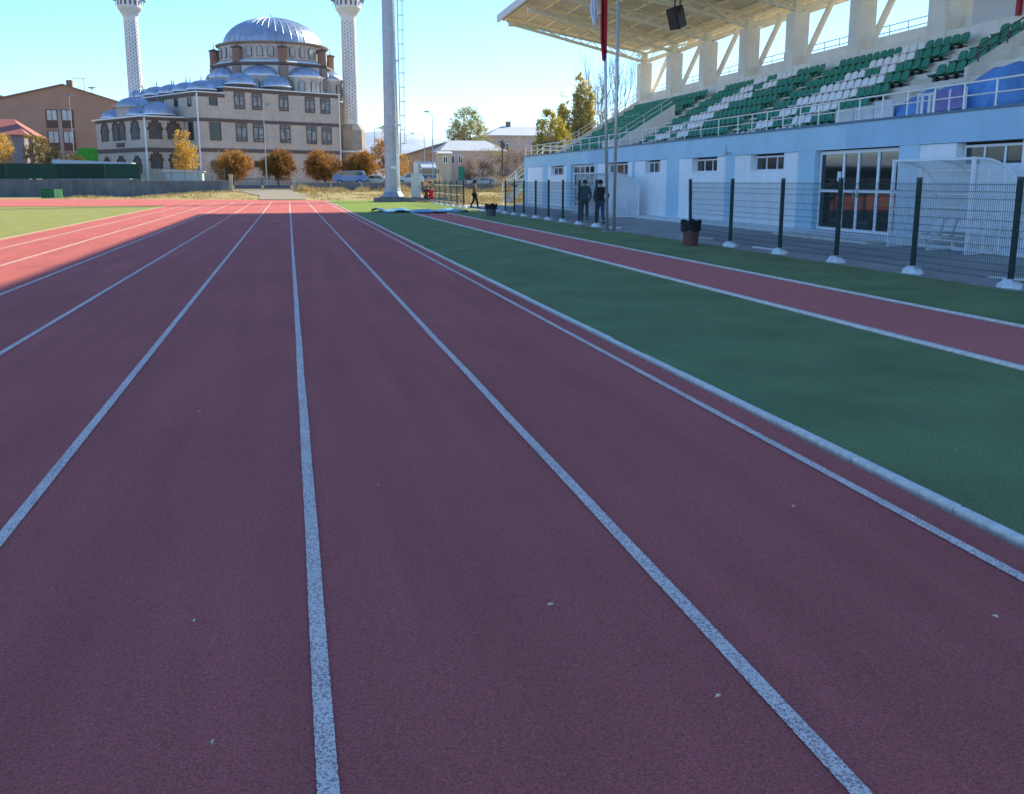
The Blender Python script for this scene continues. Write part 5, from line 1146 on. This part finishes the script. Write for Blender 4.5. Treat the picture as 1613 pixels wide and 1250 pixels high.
for i, (x, y, h_, lb) in enumerate([(14.6, 104.6, 1.5, 'straw-coloured weed clump right of the mast before the wall'), (22.0, 104.5, 1.6, 'dry weed clump before the wall behind the walking man')]):
    tree('weed_clump', lb, (x, y, .45), h_, .03, [(0, 0, h_ * .5, 1.4, .8, h_ * .45)], 900, .06, 140 + i * 3, leafm('straw_leaf', (.42, .28, .10), (.60, .44, .20)), 'weeds', clump=.3, nclump=50, depth=3, spread=.6)

# ------------------------------------------------------------------ street lamps, sign, poles
def lamp(x, y, h_, arm, lb, z0=1.0, head='flat', r=.07):
    L_ = thing('street_lamp', (x, y, z0), lb, 'street lamp', 'street lamps')
    link('pole', MB().tube([(x, y, z0 - .1), (x, y, z0 + h_)], [r, r * .6], 8), GALV, L_)
    if arm: link('arm', MB().tube([(x, y, z0 + h_ - .05), (x + arm * .5, y, z0 + h_ + .12), (x + arm, y, z0 + h_ + .25)], .035, 6), GALV, L_)
    q = MB(); q.M = Matrix.Translation((x + arm, y, z0 + h_ + (.25 if arm else 0)))
    if head == 'ball': q.lathe([(.02, -.1), (.15, -.05), (.2, .08), (.12, .2), (0, .24)], 12)
    else: q.prism([(-.3, -.12, 0), (.3, -.08, .04), (.3, .08, .04), (-.3, .12, 0)], (0, 0, .12))
    link('lamp_head', q, PALE if head == 'ball' else mat('lamp_grey', (.25, .26, .28), .5, .1, 3), L_)
lamp(-2.2, 112, 7.9, .45, 'white-headed lamp post rising in front of the mosque above the gate', z0=1.0)
lamp(-23.2, 124, 9.6, 0, 'thin pale lamp post in front of the brown block at left', head='flat', r=.06)
lamp(10.25, 125, 6.5, 1.3, 'lamp post with long arm just left of the floodlight mast')
lamp(15.8, 115, 7.6, -.6, 'tall lamp post with short arm behind the white truck')
lamp(18.1, 140, 6.4, -1.6, 'distant lamp post with long arm right of the mast')
SG = thing('road_sign', (18.5, 112, 1), 'small green sign panel on a post behind the wall', 'sign')
link('panel', MB().box(18.15, 18.8, 111.95, 112.0, 1.5, 3.0), mat('sign_green', (.02, .22, .12), .5, .1, 3), SG); link('post', MB().tube([(18.47, 112.04, .9), (18.47, 112.04, 3.0)], .04), GALV, SG)
UP = thing('utility_pole', (24.5, 119, 1), 'dark wooden pole with a small transformer among the leafless bushes', 'pole')
link('pole', MB().tube([(24.5, 119, .9), (24.5, 119, 6.2)], [.11, .09]), BARK, UP); link('transformer', MB().lathe([(.25, 5.2), (.28, 5.3), (.28, 5.8), (.2, 5.9)], 10, (24.5, 118.8, 0)).box(24.0, 25.0, 118.95, 119.05, 5.85, 5.95), mat('dark_steel', (.1, .1, .12)), UP)

# ------------------------------------------------------------------ vehicles (seen over the wall)
def wheel(V, x, y, z, r):
    w_ = MB(); w_.M = Matrix.Translation((x, y, z)) @ Matrix.Rotation(R(90), 4, 'X'); w_.lathe([(r * .6, -.09), (r, -.08), (r, .08), (r * .6, .09)], 16)
    o_ = link('wheel', w_, BLACK, V); q = MB(); q.M = w_.M; q.lathe([(.02, -.1), (r * .6, -.1), (r * .6, .1), (.02, .1)], 12); link('rim', q, GALV, o_)
def car(x, y, L_, H_, colr, lb, cat='car', face=-1, van=False, z0=1.04):
    V = thing('parked_' + ('van' if van else 'car'), (x, y, z0), lb, cat); W_ = 1.45; f = face
    def X_(t_): return x + f * (t_ - .5) * L_
    pr = [(0, .25), (1, .25), (1, .62), (.97, .72), (.80, .80), (.68, 1.0 if not van else .98), (.10, 1.0 if not van else 1.02), (.02, .80), (0, .6)] if van else [(0, .25), (1, .25), (1, .55), (.95, .66), (.74, .72), (.60, .98), (.28, 1.0), (.10, .76), (0, .7)]
    q = MB().prism([(X_(a), y - W_ / 2, z0 + b * H_) for a, b in pr], (0, W_, 0)); bevel(link('body', q, mat('car_%s' % str(colr), colr, .3, .06, 2, spec=.6, coat=.6), V), .04, 2)
    gl = [(.70, .62), (.66, .62), (.60, .93), (.45, .94), (.45, .66)] if not van else [(.80, .70), (.70, .94), (.52, .94), (.52, .70)]
    g2 = [(.43, .66), (.43, .94), (.28, .94), (.18, .70)] if not van else [(.50, .70), (.50, .94), (.14, .94), (.10, .70)]
    for gg in (gl, g2):
        link('side_window', MB().prism([(X_(a), y - W_ / 2 - .012, z0 + b * H_) for a, b in gg], (0, .011, 0)), GLS, V)
    link('windscreen', MB().prism([(X_(.79 if van else .73) + f * .02, y - W_ / 2 + .1, z0 + .78 * H_), (X_(.69 if van else .61) + f * .02, y - W_ / 2 + .15, z0 + .96 * H_), (X_(.69 if van else .61) + f * .02, y + W_ / 2 - .15, z0 + .96 * H_), (X_(.79 if van else .73) + f * .02, y + W_ / 2 - .1, z0 + .78 * H_)], (f * .02, 0, .005)), GLS, V)
    for a in (.2, .8): wheel(V, X_(a), y - W_ / 2 + .05, z0 + .28, .28); wheel(V, X_(a), y + W_ / 2 - .05, z0 + .28, .28)
    link('headlight', MB().box(min(X_(.985), X_(1.003)), max(X_(.985), X_(1.003)), y - W_ / 2 + .05, y - W_ / 2 + .35, z0 + .5 * H_, z0 + .6 * H_), PALE, V)
car(6.5, 114, 3.5, 1.5, (.10, .22, .42), 'light blue van parked behind the low wall right of the mosque', 'van', van=True)
car(9.5, 115, 3.3, 1.05, (.50, .42, .36), 'beige car behind the low wall just left of the mast', face=1)
car(13.6, 119, 3.2, 1.3, (.6, .6, .6), 'white car behind the wall between the mast and the truck')
car(21.0, 113, 3.2, .75, (.45, .47, .5), 'grey low car behind the wall near the green sign')
car(26.2, 116, 3.4, 1.15, (.55, .52, .52), 'pale silver car behind the wall beside the stand end')
TK = thing('truck', (17.4, 132, 1), 'white and blue truck facing the camera behind the low wall', 'truck')
bevel(link('cab', MB().box(16.4, 18.55, 130.6, 132.6, 1.5, 3.1).prism([(16.5, 130.7, 3.1), (18.45, 130.7, 3.1), (18.45, 132.6, 3.6), (16.5, 132.6, 3.6)], (0, 0, .05)), mat('truck_white', (.62, .63, .66), .4, .05, 2), TK), .06, 2)
link('windscreen', MB().box(16.55, 18.4, 130.57, 130.598, 2.3, 3.0), GLS, TK)
link('grille', MB().box(16.6, 18.35, 130.56, 130.598, 1.62, 2.2), mat('truck_blue', (.05, .12, .30), .4, .1, 2), TK)
bevel(link('cargo_box', MB().box(16.35, 18.6, 132.7, 138, 1.7, 3.9), mat('truck_white', (.6, .6, .6)), TK), .03)
for x in (16.5, 18.2): link('headlight', MB().box(x, x + .28, 130.54, 130.57, 1.68, 1.85), PALE, TK)
for x in (16.3, 18.62): link('mirror', MB().box(x - .06, x + .06, 130.5, 130.6, 2.4, 2.9), BLACK, TK)
for x in (16.5, 18.4):
    for y in (131.2, 136.6): w_ = MB(); w_.M = Matrix.Translation((x, y, 1.48)) @ Matrix.Rotation(R(90), 4, 'Y'); w_.lathe([(.3, -.12), (.45, -.1), (.45, .1), (.3, .12), (.02, .12)], 16); link('wheel', w_, BLACK, TK)

# ------------------------------------------------------------------ bring survey units to metres
done = set()
for o in list(scene.objects):
    if o.type in ('CAMERA', 'LIGHT'): continue
    o.location = o.location * SC
    if o.type == 'MESH' and o.data.name not in done:
        done.add(o.data.name); o.data.transform(Matrix.Scale(SC, 4)); o.data.update()
    for md in getattr(o, 'modifiers', []):
        if md.type == 'BEVEL': md.width *= SC
        if md.type == 'SOLIDIFY': md.thickness *= SC
